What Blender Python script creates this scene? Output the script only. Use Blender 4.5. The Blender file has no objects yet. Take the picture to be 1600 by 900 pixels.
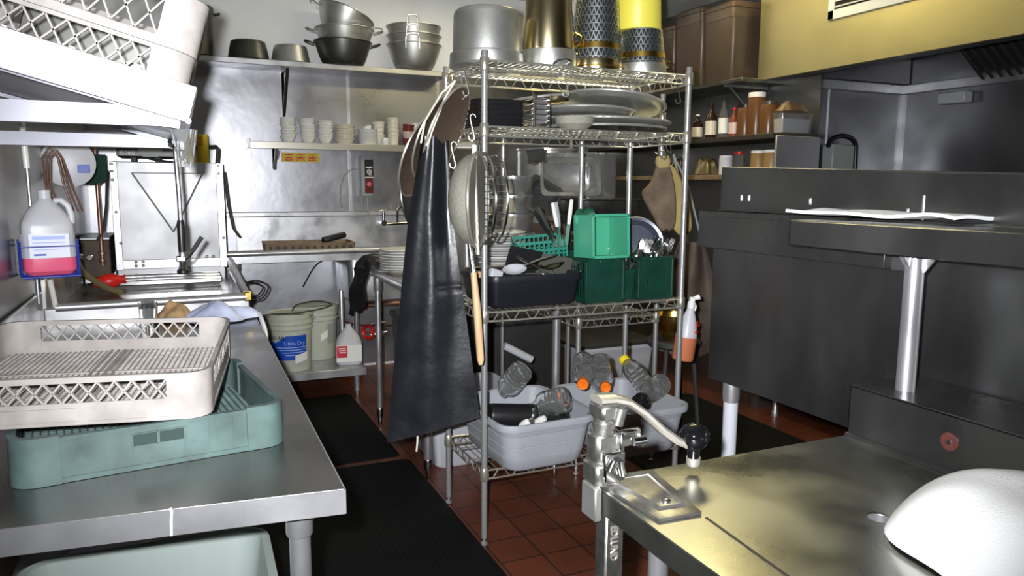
import bpy, bmesh, math, random
from mathutils import Vector, Matrix, Euler
random.seed(7)
C = bpy.context.scene.collection
PI = math.pi
def rad(a): return math.radians(a)

# ---------------------------------------------------------------- mesh builder
class MB:
    def __init__(s): s.v = []; s.f = []; s.M = Matrix.Identity(4)
    def at(s, loc=(0, 0, 0), rot=(0, 0, 0), sc=(1, 1, 1)):
        s.M = Matrix.LocRotScale(Vector(loc), Euler(rot), Vector(sc)); return s
    def add(s, vs, fs):
        o = len(s.v); M = s.M
        s.v += [tuple(M @ Vector(p)) for p in vs]
        s.f += [tuple(i + o for i in f) for f in fs]; return s
    def box(s, x0, x1, y0, y1, z0, z1, b=0.0, seg=1):
        bm = bmesh.new(); bmesh.ops.create_cube(bm, size=1)
        for v in bm.verts:
            v.co = Vector(((x0+x1)/2+v.co.x*(x1-x0), (y0+y1)/2+v.co.y*(y1-y0), (z0+z1)/2+v.co.z*(z1-z0)))
        if b > 0: bmesh.ops.bevel(bm, geom=list(bm.edges), offset=b, segments=seg, affect='EDGES', profile=.5)
        bm.verts.index_update()
        s.add([tuple(v.co) for v in bm.verts], [[v.index for v in f.verts] for f in bm.faces]); bm.free(); return s
    def loft(s, rings, cap0=True, cap1=True, closed=True):
        n = len(rings[0]); vs = [p for r in rings for p in r]; fs = []
        for k in range(len(rings)-1):
            for i in range(n if closed else n-1):
                j = (i+1) % n
                fs.append((k*n+i, k*n+j, (k+1)*n+j, (k+1)*n+i))
        if cap0: fs.append(tuple(range(n-1, -1, -1)))
        if cap1: fs.append(tuple((len(rings)-1)*n+i for i in range(n)))
        return s.add(vs, fs)
    def lathe(s, prof, seg=24, c=(0, 0, 0)):
        rings = []
        for r, z in prof:
            r = max(r, 1e-4)
            rings.append([(c[0]+r*math.cos(2*PI*i/seg), c[1]+r*math.sin(2*PI*i/seg), c[2]+z) for i in range(seg)])
        return s.loft(rings)
    def cyl(s, p0, p1, r0, r1=None, seg=14):
        return s.tube([p0, p1], r0, seg, r1=r1)
    def tube(s, pts, r, seg=8, closed=False, r1=None, radii=None):
        P = [Vector(p) for p in pts]; n = len(P)
        T = []
        for i in range(n):
            a = P[(i-1) % n] if (closed or i > 0) else P[i]
            b = P[(i+1) % n] if (closed or i < n-1) else P[i]
            t = b-a; T.append(t.normalized() if t.length > 1e-9 else Vector((0, 0, 1)))
        up = Vector((0, 0, 1)) if abs(T[0].z) < .9 else Vector((1, 0, 0))
        nrm = (up - T[0]*up.dot(T[0])).normalized(); rings = []
        for i in range(n):
            nrm = nrm - T[i]*nrm.dot(T[i])
            if nrm.length < 1e-6: nrm = T[i].orthogonal()
            nrm.normalize(); bn = T[i].cross(nrm)
            rr = radii[i] if radii else (r if r1 is None else r+(r1-r)*i/(n-1))
            rings.append([tuple(P[i]+nrm*rr*math.cos(2*PI*k/seg)+bn*rr*math.sin(2*PI*k/seg)) for k in range(seg)])
        if closed:
            rings.append(rings[0]); return s.loft(rings, False, False)
        return s.loft(rings)
    def ring(s, c, R, r, seg=32, tseg=8, rot=(0, 0, 0)):
        E = Euler(rot).to_matrix(); c = Vector(c)
        return s.tube([tuple(c+E@Vector((R*math.cos(2*PI*i/seg), R*math.sin(2*PI*i/seg), 0))) for i in range(seg)], r, tseg, closed=True)
    def strip(s, pts, t, z0, z1, closed=False):
        n = len(pts); P = [Vector((p[0], p[1])) for p in pts]; L = []; Rr = []
        for i in range(n):
            a = P[(i-1) % n] if (closed or i > 0) else P[i]
            b = P[(i+1) % n] if (closed or i < n-1) else P[i]
            d = (b-a).normalized(); nn = Vector((-d.y, d.x))*t/2
            L.append(P[i]+nn); Rr.append(P[i]-nn)
        rings = [[(l.x, l.y, z0), (l.x, l.y, z1), (q.x, q.y, z1), (q.x, q.y, z0)] for l, q in zip(L, Rr)]
        if closed: rings.append(rings[0]); return s.loft(rings, False, False)
        return s.loft(rings)
    def prism(s, pts, d, axis='y'):
        n = len(pts); h = d/2
        if axis == 'y': a = [(p[0], -h, p[1]) for p in pts]; b = [(p[0], h, p[1]) for p in pts]
        elif axis == 'x': a = [(-h, p[0], p[1]) for p in pts]; b = [(h, p[0], p[1]) for p in pts]
        else: a = [(p[0], p[1], -h) for p in pts]; b = [(p[0], p[1], h) for p in pts]
        return s.loft([a, b])
    def sheet(s, fn, nu, nv, t=.003):
        e = 1e-3; A = []; B = []
        for j in range(nv+1):
            for i in range(nu+1):
                u, v = i/nu, j/nv; p = Vector(fn(u, v))
                du = Vector(fn(min(u+e, 1), v))-Vector(fn(max(u-e, 0), v)); dv = Vector(fn(u, min(v+e, 1)))-Vector(fn(u, max(v-e, 0)))
                n = du.cross(dv); n = n.normalized() if n.length > 1e-12 else Vector((0, 0, 1))
                A.append(tuple(p+n*t/2)); B.append(tuple(p-n*t/2))
        w = nu+1; N = len(A); fs = []
        for j in range(nv):
            for i in range(nu):
                a = j*w+i; fs += [(a, a+1, a+w+1, a+w), (N+a+w, N+a+w+1, N+a+1, N+a)]
        for i in range(nu):
            fs += [(i+1, i, N+i, N+i+1), (nv*w+i, nv*w+i+1, N+nv*w+i+1, N+nv*w+i)]
        for j in range(nv):
            fs += [(j*w, (j+1)*w, N+(j+1)*w, N+j*w), ((j+1)*w+nu, j*w+nu, N+j*w+nu, N+(j+1)*w+nu)]
        return s.add(A+B, fs)
    def text(s, txt, size, fn, ext=.0006):
        cu = bpy.data.curves.new('t', 'FONT'); cu.body = txt; cu.size = size; cu.extrude = ext; cu.align_x = 'CENTER'; cu.resolution_u = 3
        o = bpy.data.objects.new('t', cu); C.objects.link(o)
        dg = bpy.context.evaluated_depsgraph_get(); me = o.evaluated_get(dg).to_mesh()
        s.add([fn(v.co.x, v.co.y, v.co.z) for v in me.vertices], [tuple(p.vertices) for p in me.polygons])
        o.evaluated_get(dg).to_mesh_clear(); bpy.data.objects.remove(o); bpy.data.curves.remove(cu); return s

def smoothpts(pts, n=5):
    P = [Vector(p) for p in pts]; out = []
    for i in range(len(P)-1):
        a, b, c, d = P[max(i-1, 0)], P[i], P[i+1], P[min(i+2, len(P)-1)]
        for k in range(n):
            t = k/n; out.append(tuple(.5*((2*b)+(c-a)*t+(2*a-5*b+4*c-d)*t*t+(3*b-a-3*c+d)*t**3)))
    return out+[tuple(P[-1])]
def rr(w, d, r, z, n=5, c=(0, 0)):
    pts = []; r = min(r, w/2-1e-4, d/2-1e-4)
    for cx, cy, a0 in ((w/2-r, d/2-r, 0), (-w/2+r, d/2-r, 90), (-w/2+r, -d/2+r, 180), (w/2-r, -d/2+r, 270)):
        for k in range(n+1):
            a = rad(a0+90*k/n); pts.append((c[0]+cx+r*math.cos(a), c[1]+cy+r*math.sin(a), z))
    return pts

def obj(name, mb, m, parent=None, world=False, smooth=38, sub=0, kind=None, label=None):
    bm = bmesh.new(); vs = [bm.verts.new(p) for p in mb.v]
    for f in mb.f:
        try: bm.faces.new([vs[i] for i in f])
        except ValueError: pass
    bmesh.ops.remove_doubles(bm, verts=bm.verts, dist=1e-6)
    bmesh.ops.recalc_face_normals(bm, faces=bm.faces)
    me = bpy.data.meshes.new(name); bm.to_mesh(me); bm.free()
    if smooth:
        for p in me.polygons: p.use_smooth = True
        me.set_sharp_from_angle(angle=rad(smooth))
    if world and parent is not None:
        r = parent; M = Matrix.LocRotScale(r.location, r.rotation_euler, r.scale)
        while r.parent is not None:
            r = r.parent; M = Matrix.LocRotScale(r.location, r.rotation_euler, r.scale) @ M
        me.transform(M.inverted())
    me.materials.append(m)
    o = bpy.data.objects.new(name, me); C.objects.link(o)
    if parent is not None: o.parent = parent
    if kind: o['kind'] = kind
    if label: o['label'] = label
    if sub:
        md = o.modifiers.new('sub', 'SUBSURF'); md.levels = md.render_levels = sub
    return o
def thing(name, label, cat, loc=(0, 0, 0), rz=0, group=None, rot=None):
    o = bpy.data.objects.new(name, None); C.objects.link(o); o.empty_display_size = .05
    o.location = loc; o.rotation_euler = rot if rot else (0, 0, rz)
    o['label'] = label; o['category'] = cat
    if group: o['group'] = group
    return o
def tag(o, label, cat, group=None, loc=None, rot=None):
    o['label'] = label; o['category'] = cat
    if group: o['group'] = group
    if loc is not None: o.location = loc
    if rot is not None: o.rotation_euler = rot
    return o
def dup(src, label, loc, rot=(0, 0, 0), group=None, sc=None):
    c = src.copy(); C.objects.link(c); c.location = loc; c.rotation_euler = rot; c['label'] = label
    if group: c['group'] = group
    if sc: c.scale = sc
    for ch in list(src.children):
        d = ch.copy(); C.objects.link(d); d.parent = c
        for g in list(ch.children):
            e = g.copy(); C.objects.link(e); e.parent = d
    return c
def struct(name, mb, m, parent=None, smooth=0):
    o = obj(name, mb, m, parent, smooth=smooth); o['kind'] = 'structure'; return o
ORD = ['lowest', 'second', 'third', 'fourth', 'fifth', 'sixth', 'seventh', 'eighth', 'ninth', 'tenth', 'eleventh', 'twelfth', 'thirteenth', 'fourteenth']

# ---------------------------------------------------------------- materials
def mat(name, col, rough=.5, metal=0., bump=0., bs=40., var=0., vs=4., trans=0., rv=0., stretch=(1, 1, 1), ior=1.45, spec=None, alpha=None):
    m = bpy.data.materials.new(name); m.use_nodes = True; nt = m.node_tree; N = nt.nodes; L = nt.links
    b = N['Principled BSDF']; b.inputs['Base Color'].default_value = (*col, 1)
    b.inputs['Roughness'].default_value = rough; b.inputs['Metallic'].default_value = metal
    b.inputs['Transmission Weight'].default_value = trans; b.inputs['IOR'].default_value = ior
    if spec is not None: b.inputs['Specular IOR Level'].default_value = spec
    if alpha is not None: b.inputs['Alpha'].default_value = alpha
    if bump or var or rv:
        tc = N.new('ShaderNodeTexCoord'); mp = N.new('ShaderNodeMapping'); mp.inputs['Scale'].default_value = stretch
        L.new(tc.outputs['Object'], mp.inputs['Vector'])
    if var or rv:
        nz = N.new('ShaderNodeTexNoise'); nz.inputs['Scale'].default_value = vs; nz.inputs['Detail'].default_value = 4; L.new(mp.outputs[0], nz.inputs['Vector'])
        if var:
            mx = N.new('ShaderNodeMix'); mx.data_type = 'RGBA'
            mx.inputs[6].default_value = (*[max(0, c*(1-var)) for c in col], 1); mx.inputs[7].default_value = (*[min(1, c*(1+var)) for c in col], 1)
            cr = N.new('ShaderNodeMapRange'); cr.inputs[1].default_value = .3; cr.inputs[2].default_value = .7; L.new(nz.outputs[0], cr.inputs[0])
            L.new(cr.outputs[0], mx.inputs[0]); L.new(mx.outputs[2], b.inputs['Base Color'])
        if rv:
            mr = N.new('ShaderNodeMapRange'); mr.inputs[1].default_value = .3; mr.inputs[2].default_value = .7
            mr.inputs[3].default_value = max(.02, rough-rv); mr.inputs[4].default_value = min(1, rough+rv)
            L.new(nz.outputs[0], mr.inputs[0]); L.new(mr.outputs[0], b.inputs['Roughness'])
    if bump:
        n2 = N.new('ShaderNodeTexNoise'); n2.inputs['Scale'].default_value = bs; n2.inputs['Detail'].default_value = 3; L.new(mp.outputs[0], n2.inputs['Vector'])
        bp = N.new('ShaderNodeBump'); bp.inputs['Strength'].default_value = bump; bp.inputs['Distance'].default_value = .01
        L.new(n2.outputs[0], bp.inputs['Height']); L.new(bp.outputs[0], b.inputs['Normal'])
    return m
M = {}
M['steel'] = mat('brushed_steel', (.56, .56, .58), .34, .82, bump=.03, bs=30, rv=.1, vs=6)
M['steel_wall'] = mat('steel_wall_sheet', (.39, .39, .42), .33, .94, bump=.24, bs=4.5, rv=.07, vs=3)
M['steel_side'] = mat('steel_side_sheet', (.4, .4, .4), .34, 1, bump=.03, bs=5, rv=.08, vs=3, stretch=(1, 1, .3))
M['steel_table'] = mat('worn_steel_top', (.27, .265, .255), .29, .95, bump=.02, bs=14, rv=.1, vs=5, var=.12)
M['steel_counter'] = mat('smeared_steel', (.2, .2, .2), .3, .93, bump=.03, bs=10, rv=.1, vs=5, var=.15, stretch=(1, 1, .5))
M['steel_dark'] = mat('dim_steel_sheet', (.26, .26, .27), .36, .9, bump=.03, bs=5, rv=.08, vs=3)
M['door_steel'] = mat('door_steel', (.36, .36, .37), .45, .85, bump=.06, bs=6, rv=.08, vs=3)
M['chrome'] = mat('chrome', (.7, .7, .7), .16, 1)
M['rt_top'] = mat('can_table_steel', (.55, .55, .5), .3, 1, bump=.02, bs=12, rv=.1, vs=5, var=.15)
M['bracket'] = mat('shelf_bracket_steel', (.14, .14, .16), .4, .85)
M['opener'] = mat('worn_opener_metal', (.4, .39, .37), .33, .95, var=.25, vs=40, bump=.05, bs=60)
M['post'] = mat('ringed_post_chrome', (.56, .56, .56), .3, .72)
M['wire'] = mat('chrome_wire', (.62, .6, .52), .28, .8)
M['alu'] = mat('dull_aluminium', (.56, .56, .53), .42, .9, var=.15, vs=9, bump=.03, bs=60)
M['alu_dark'] = mat('dark_pan_metal', (.12, .12, .11), .38, .9, var=.3, vs=9)
M['pan'] = mat('steel_pan', (.58, .58, .58), .27, .85, rv=.08, vs=8)
M['hood'] = mat('hood_steel_yellow_lit', (.5, .44, .235), .4, .85, var=.1, vs=2.2, rv=.08, bump=.02, bs=6)  # yellow of the warm lamp light put into the steel's base colour
M['hood_in'] = mat('dark_hood_steel', (.2, .2, .2), .4, .9, var=.2, vs=3)  # dark grey mottled steel for hood inside and range
M['paint'] = mat('white_wall_paint', (.84, .84, .82), .6, bump=.08, bs=18, var=.05, vs=3)
M['ceil'] = mat('ceiling_paint', (.62, .62, .6), .8, var=.05)
M['dark_wall'] = mat('shaded_block_paint', (.22, .21, .2), .7, var=.15)
M['beige'] = mat('beige_rack_plastic', (.30, .272, .255), .5, var=.2, vs=14, bump=.05, bs=80)
M['green_rack'] = mat('grey_green_rack_plastic', (.06, .095, .09), .5, var=.38, vs=11, bump=.05, bs=70)
M['teal'] = mat('teal_basket_plastic', (.015, .2, .15), .42)
M['mint'] = mat('mint_basket_plastic', (.06, .36, .22), .45, var=.08)
M['dgreen'] = mat('dark_green_basket_plastic', (.006, .04, .026), .4, var=.25, vs=12)
M['mintub'] = mat('pale_green_tub_plastic', (.27, .315, .295), .5, var=.06)
M['greytub'] = mat('grey_tub_plastic', (.33, .34, .37), .5, var=.08, bump=.05, bs=120)
M['blacktub'] = mat('navy_black_tub_plastic', (.009, .0095, .014), .4, var=.2)
M['black'] = mat('black_plastic', (.01, .01, .011), .35)
M['blackr'] = mat('black_rubber', (.008, .008, .008), .6)
M['knob'] = mat('black_gloss_knob', (.004, .004, .005), .09, spec=.5)
M['china'] = mat('white_china', (.72, .72, .69), .22)
M['china2'] = mat('cream_china', (.66, .62, .52), .25)
M['redbowl'] = mat('red_brown_bowl', (.16, .03, .02), .3)
M['pinkbowl'] = mat('pale_pink_bowl', (.6, .45, .42), .3)
M['wood'] = mat('pale_wood', (.62, .4, .22), .45, var=.2, vs=8, stretch=(4, 4, .6))
M['brownwood'] = mat('brown_crate_wood', (.19, .13, .08), .6, var=.35, vs=14)
M['bucket'] = mat('milky_bucket_plastic', (.5, .52, .44), .4)
M['milky'] = mat('milky_translucent_plastic', (.8, .8, .86), .35, trans=.35)
M['pink'] = mat('pink_detergent', (.85, .12, .24), .25, trans=.1)
M['blue'] = mat('blue_label', (.01, .07, .45), .4)
M['bluewire'] = mat('blue_coated_wire', (.01, .03, .3), .35)
M['white'] = mat('white_paper', (.8, .8, .78), .5)
M['label'] = mat('pale_label', (.72, .74, .86), .4)
M['ltblue'] = mat('light_blue_print', (.35, .45, .8), .4)
M['red'] = mat('red_plastic', (.6, .015, .01), .35)
M['orange'] = mat('orange_cap_plastic', (.85, .17, .01), .4)
M['orangeliq'] = mat('orange_liquid', (.62, .2, .09), .3, trans=.2)
M['yellow'] = mat('yellow_plastic', (.8, .62, .02), .4)
M['ycan'] = mat('yellow_can', (.62, .48, .03), .35, .2)
M['ybucket'] = mat('yellow_bucket', (.85, .75, .1), .4)
M['brass'] = mat('brass_band', (.7, .48, .12), .25, 1)
M['gold'] = mat('golden_steel', (.7, .6, .36), .22, 1)
M['copper'] = mat('copper_pipe', (.34, .2, .15), .35, .8, var=.2)
M['cloth'] = mat('white_towel', (.93, .93, .93), .9, bump=.2, bs=300)
M['bcloth'] = mat('blue_white_towel', (.5, .55, .8), .9, var=.35, vs=9, bump=.2, bs=200)
M['tcloth'] = mat('tan_rag', (.42, .27, .14), .9, var=.4, vs=15, bump=.2, bs=200)
M['mitt'] = mat('soiled_mitt_cloth', (.155, .11, .075), .9, var=.35, vs=12, bump=.3, bs=120)
M['brownapron'] = mat('brown_apron_cloth', (.09, .065, .05), .7, var=.35, vs=8)
M['apron'] = mat('black_vinyl', (.011, .0115, .015), .36, bump=.25, bs=16, rv=.1, vs=9)
M['mesh'] = mat('brown_mesh', (.2, .14, .1), .5, .5, bump=.6, bs=400, var=.25, vs=120)
M['smesh'] = mat('fine_steel_mesh', (.36, .35, .29), .6, .3, bump=.5, bs=500, var=.2, vs=200)
M['rimlight'] = mat('pale_steel_rim', (.7, .66, .58), .3, .8)
M['glass'] = mat('clear_glass', (.95, .97, .97), .03, trans=1, ior=1.45)
M['clear'] = mat('clear_bottle_plastic', (.92, .93, .93), .04, trans=.95, ior=1.13)
M['brownbin'] = mat('brown_tinted_bin', (.085, .058, .042), .35, var=.15, trans=.1)
M['greybin'] = mat('light_grey_bin', (.5, .51, .55), .5, var=.06)
M['darkbin'] = mat('charcoal_bin', (.035, .035, .035), .55, var=.2)
M['skillet'] = mat('blue_grey_pan', (.22, .24, .32), .33, .8, rv=.08)
M['brownsauce'] = mat('brown_sauce', (.13, .055, .018), .3, trans=.1)
M['tansauce'] = mat('tan_paste', (.26, .16, .06), .4)
M['darkglass'] = mat('dark_bottle_glass', (.03, .015, .01), .1)
M['greenhand'] = mat('dark_green_pad', (.01, .045, .03), .85, bump=.3, bs=250)
M['greybox'] = mat('grey_box_paint', (.3, .32, .31), .5)
M['purple'] = mat('sticker_violet', (.2, .12, .4), .4)
M['near_black'] = mat('near_black_brown', (.03, .025, .02), .6)  # near-black brown for seams, openings and a few dark parts

def tile_mat():
    m = bpy.data.materials.new('quarry_tile'); m.use_nodes = True; nt = m.node_tree; N = nt.nodes; L = nt.links; b = N['Principled BSDF']
    tc = N.new('ShaderNodeTexCoord'); br = N.new('ShaderNodeTexBrick'); br.offset = 0; br.inputs['Scale'].default_value = 1
    br.inputs['Brick Width'].default_value = .178; br.inputs['Row Height'].default_value = .178; br.inputs['Mortar Size'].default_value = .004; br.inputs['Mortar Smooth'].default_value = .3
    br.inputs['Color1'].default_value = (.19, .052, .024, 1); br.inputs['Color2'].default_value = (.13, .036, .018, 1); br.inputs['Mortar'].default_value = (.03, .022, .018, 1); br.inputs['Bias'].default_value = 0
    nz = N.new('ShaderNodeTexNoise'); nz.inputs['Scale'].default_value = 2.2; nz.inputs['Detail'].default_value = 5
    mx = N.new('ShaderNodeMix'); mx.data_type = 'RGBA'; mx.blend_type = 'MULTIPLY'; mx.inputs[0].default_value = .8
    cr = N.new('ShaderNodeMapRange'); cr.inputs[1].default_value = .35; cr.inputs[2].default_value = .65; cr.inputs[3].default_value = .45
    L.new(tc.outputs['Object'], br.inputs['Vector']); L.new(tc.outputs['Object'], nz.inputs['Vector']); L.new(nz.outputs[0], cr.inputs[0])
    cb = N.new('ShaderNodeCombineColor'); [L.new(cr.outputs[0], cb.inputs[i]) for i in range(3)]
    L.new(br.outputs['Color'], mx.inputs[6]); L.new(cb.outputs[0], mx.inputs[7]); L.new(mx.outputs[2], b.inputs['Base Color'])
    bp = N.new('ShaderNodeBump'); bp.inputs['Strength'].default_value = .4; bp.inputs['Distance'].default_value = .004; bp.invert = True
    L.new(br.outputs['Fac'], bp.inputs['Height']); L.new(bp.outputs[0], b.inputs['Normal']); b.inputs['Roughness'].default_value = .35
    return m
M['tile'] = tile_mat()
def rubber_mat():
    m = mat('ribbed_rubber_mat', (.006, .006, .006), .8, spec=.2); nt = m.node_tree; N = nt.nodes; L = nt.links
    tc = N.new('ShaderNodeTexCoord'); vo = N.new('ShaderNodeTexVoronoi'); vo.inputs['Scale'].default_value = 42; vo.inputs['Randomness'].default_value = 0
    L.new(tc.outputs['Object'], vo.inputs['Vector']); bp = N.new('ShaderNodeBump'); bp.inputs['Strength'].default_value = .7; bp.inputs['Distance'].default_value = .006; bp.invert = True
    L.new(vo.outputs['Distance'], bp.inputs['Height']); L.new(bp.outputs[0], N['Principled BSDF'].inputs['Normal']); return m
M['matr'] = rubber_mat()
def perf_mat():
    # punched strainer wall: bright zigzag webs between dark triangular holes, in cylinder coordinates
    m = mat('punched_strainer_steel', (.5, .5, .48), .35, .7); nt = m.node_tree; N = nt.nodes; L = nt.links; b = N['Principled BSDF']
    tc = N.new('ShaderNodeTexCoord'); sx = N.new('ShaderNodeSeparateXYZ'); L.new(tc.outputs['Object'], sx.inputs[0])
    def mth(op, a, c=None):
        n = N.new('ShaderNodeMath'); n.operation = op
        for k, q in enumerate((a, c)):
            if q is None: continue
            if isinstance(q, (int, float)): n.inputs[k].default_value = q
            else: L.new(q, n.inputs[k])
        return n.outputs[0]
    ang = mth('MULTIPLY', mth('ARCTAN2', sx.outputs[1], sx.outputs[0]), 30/(2*PI))
    v = mth('FRACT', mth('MULTIPLY', sx.outputs[2], 30))
    zz = mth('MULTIPLY', mth('PINGPONG', ang, .5), 2)
    d = mth('ABSOLUTE', mth('SUBTRACT', zz, v)); w = mth('LESS_THAN', d, .2)
    d2 = mth('LESS_THAN', v, .12); w = mth('MAXIMUM', w, d2)
    mx = N.new('ShaderNodeMix'); mx.data_type = 'RGBA'; mx.inputs[6].default_value = (.02, .025, .03, 1); mx.inputs[7].default_value = (.62, .66, .64, 1)
    L.new(w, mx.inputs[0]); L.new(mx.outputs[2], b.inputs['Base Color']); L.new(w, b.inputs['Metallic']); return m
M['perf'] = perf_mat()
FLASH, LAMP = 550, 14
BR_YAW, BR_RX, BR_RY = -8, 2.4, 1
# ---------------------------------------------------------------- room shell
X0, Y1, CZ = -.56, 5.85, 2.96
struct('floor', MB().box(-.7, 5.2, -2.6, 6.0, -.1, 0), M['tile'])
struct('wall_left', MB().box(X0-.1, X0, -2.6, 6.0, 0, CZ), M['steel_side'])
struct('wall_back', MB().box(X0-.1, 3.5, Y1, Y1+.1, 0, CZ), M['paint'])
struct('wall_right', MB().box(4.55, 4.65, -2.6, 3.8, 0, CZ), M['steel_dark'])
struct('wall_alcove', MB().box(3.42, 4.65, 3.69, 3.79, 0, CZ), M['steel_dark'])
struct('wall_aisle', MB().box(3.42, 3.52, 3.79, 5.95, 0, CZ), M['steel_side'])
struct('wall_front', MB().box(-.66, 4.65, -2.6, -2.5, 0, CZ), M['dark_wall'])
struct('ceiling', MB().box(-.7, 4.7, -2.6, 6.0, CZ, CZ+.1), M['ceil'])
struct('ceiling_soffit', MB().box(2.75, 3.42, 3.69, 5.85, 2.7, CZ), M['ceil'])
struct('trim_1', MB().box(X0, 1.215, Y1-.012, Y1, .02, 2.33), M['steel_wall'])
struct('trim_2', MB().box(1.219, 1.93, Y1-.014, Y1, .02, 2.33), M['steel_wall'])
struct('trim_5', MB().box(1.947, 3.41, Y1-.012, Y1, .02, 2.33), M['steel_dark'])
struct('trim_3', MB().box(1.205, 1.228, Y1-.017, Y1-.012, .9, 2.33).box(1.925, 1.945, Y1-.02, Y1-.012, .5, 2.33), M['steel'])
struct('trim_4', MB().box(4.535, 4.55, 3.67, 3.69, .2, 2.1).box(3.43, 4.55, 3.655, 3.69, 2.07, 2.13, .004).box(4.51, 4.55, 1.0, 3.69, 2.07, 2.13, .004).box(3.87, 3.877, 3.683, 3.69, .2, 2.07), M['steel'])

# floor mats lie on the tiles
def mat_slab(x0, x1, y0, y1, label):
    m = MB().loft([rr(x1-x0, y1-y0, .03, 0), rr(x1-x0, y1-y0, .03, .004), rr(x1-x0-.03, y1-y0-.03, .03, .013)])
    return tag(obj('floor_mat', m, M['matr']), label, 'floor mat', loc=((x0+x1)/2, (y0+y1)/2, 0))
mat_slab(.13, 1.05, .6, 3.70, 'black studded rubber mat in the aisle beside the near steel table')
mat_slab(.30, 1.02, 3.76, 5.05, 'black rubber mat on the floor in front of the white buckets')
mat_slab(2.12, 3.21, 1.2, 4.15, 'wide black rubber mat on the floor beyond the grey tubs')

# ---------------------------------------------------------------- camera (fitted to the photograph) and lights
cd = bpy.data.cameras.new('camera'); cam = bpy.data.objects.new('camera', cd); C.objects.link(cam)
yaw, pitch, roll = rad(23.9447), rad(7.867), rad(-.3237)
f0 = Vector((math.sin(yaw)*math.cos(pitch), math.cos(yaw)*math.cos(pitch), -math.sin(pitch)))
r0 = Vector((math.cos(yaw), -math.sin(yaw), 0)); d0 = f0.cross(r0)
rx = r0*math.cos(roll)+d0*math.sin(roll); dx = -r0*math.sin(roll)+d0*math.cos(roll)
R3 = Matrix((rx, -dx, -f0)).transposed()
cam.matrix_world = Matrix.Translation((0, 0, 1.45)) @ R3.to_4x4()
cd.sensor_width = 36; cd.lens = 1164.91/1600*36; cd.clip_start = .02
bpy.context.scene.camera = cam
fl = bpy.data.lights.new('camera_flash', 'SPOT'); fl.spot_size = rad(100); fl.spot_blend = 1.0; fl.shadow_soft_size = .018; fl.energy = FLASH; fl.color = (.95, .97, 1.0)
fo = bpy.data.objects.new('camera_flash', fl); C.objects.link(fo)
fo.matrix_world = Matrix.Translation(Vector((0, 0, 1.45))-rx*.07-dx*.045+f0*.03) @ R3.to_4x4() @ Matrix.Rotation(rad(6.5), 4, 'X')
def ceil_light(x, y, lx, ly, power, col, label):
    t = thing('ceiling_light', label, 'ceiling light', (x, y, CZ), group='fluorescent ceiling lights')
    obj('frame', MB().strip(rr(lx+.04, ly+.04, .01, 0), .02, -.06, 0, closed=True), M['white'], t)
    em = bpy.data.materials.get('lamp_diffuser'+label[-5:])
    if not em:
        em = bpy.data.materials.new('lamp_diffuser'+label[-5:]); em.use_nodes = True; bb = em.node_tree.nodes['Principled BSDF']
        bb.inputs['Emission Color'].default_value = (*col, 1); bb.inputs['Emission Strength'].default_value = power; bb.inputs['Base Color'].default_value = (.8, .8, .8, 1)
    obj('diffuser', MB().box(-lx/2, lx/2, -ly/2, ly/2, -.05, -.04), em, t)
WARM = (1.0, .86, .42)
ceil_light(2.4, 3.45, 1.2, .45, LAMP, WARM, 'long warm fluorescent ceiling light right of the wire shelving')
ceil_light(1.9, 5.1, 1.2, .3, LAMP*.5, (1.0, .91, .7), 'long pale fluorescent ceiling light near the back wall')  # unseen lamp added to brighten the upper back wall
w = bpy.data.worlds.new('w'); bpy.context.scene.world = w; w.use_nodes = True
w.node_tree.nodes['Background'].inputs[0].default_value = (.5, .5, .55, 1); w.node_tree.nodes['Background'].inputs[1].default_value = .02
vs_ = bpy.context.scene.view_settings; vs_.view_transform = 'Standard'; vs_.look = 'None'; vs_.gamma = 1; vs_.use_curve_mapping = False; vs_.exposure = 0
bpy.context.scene.cycles.use_denoising = True
# ---------------------------------------------------------------- left: steel table, racks
t = thing('work_table', 'long stainless steel table with turned-down edge under the two dish racks', 'table', (-.14, 2.4, 0))
top = MB()
pl = [(.266, 1.402), (.285, 3.58), (-.545, 3.58), (-.545, 1.487)]
top.loft([[(x, y, z) for x, y in pl] for z in (.856, .86)])
def edge(a, b, z0, z1, th, mb):
    mb.strip([a, b], th, z0, z1)
obj('tabletop', top, M['steel_table'], t, world=True)
ed = MB(); edge((.268, 1.400), (-.545, 1.485), .81, .8595, .004, ed); edge((.267, 1.400), (.286, 3.58), .81, .8595, .004, ed)
obj('turned_edge', ed, M['steel'], t, world=True)
obj('backsplash', MB().box(-.553, -.54, 1.49, 3.58, .86, 1.0, .003), M['steel_table'], t, world=True)
w_ = MB().tube([(-.045, 1.431, .8605), (-.042, 1.4305, .8625), (-.041, 1.4275, .858), (-.043, 1.4285, .84), (-.044, 1.4295, .811)], .0022, 6)
obj('weld_bead', w_, M['white'], t, world=True, label='whitish weld bead across the near edge')
def leg(x, y, ztop, par, r=.0205, sock=True):
    l = obj('leg', MB().lathe([(r, .09), (r, ztop)], 18, (x, y, 0)), M['steel'], par, world=True)
    if sock: obj('socket', MB().lathe([(r+.004, ztop-.075), (r+.006, ztop-.07), (r+.006, ztop), (r, ztop)], 18, (x, y, 0)), M['steel'], l, world=False)
    obj('foot', MB().lathe([(.011, .0), (.014, .004), (.014, .05), (r+.002, .055), (r+.002, .1), (r, .105)], 14, (x, y, 0)), M['chrome'], l, world=False)
    # children of the leg share the leg's own coordinates
    for ch in l.children:
        ch.data.transform(Matrix.Translation(-Vector(par.location)))
    return l
leg(.192, 1.50, .812, t, .0215); leg(.215, 3.3, .812, t, .0215); leg(-.47, 1.6, .812, t, .0215); leg(-.47, 3.3, .812, t, .0215)
obj('undershelf', MB().box(-.5, .165, 1.46, 3.4, .30, .32, .004), M['steel'], t, world=True)

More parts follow.
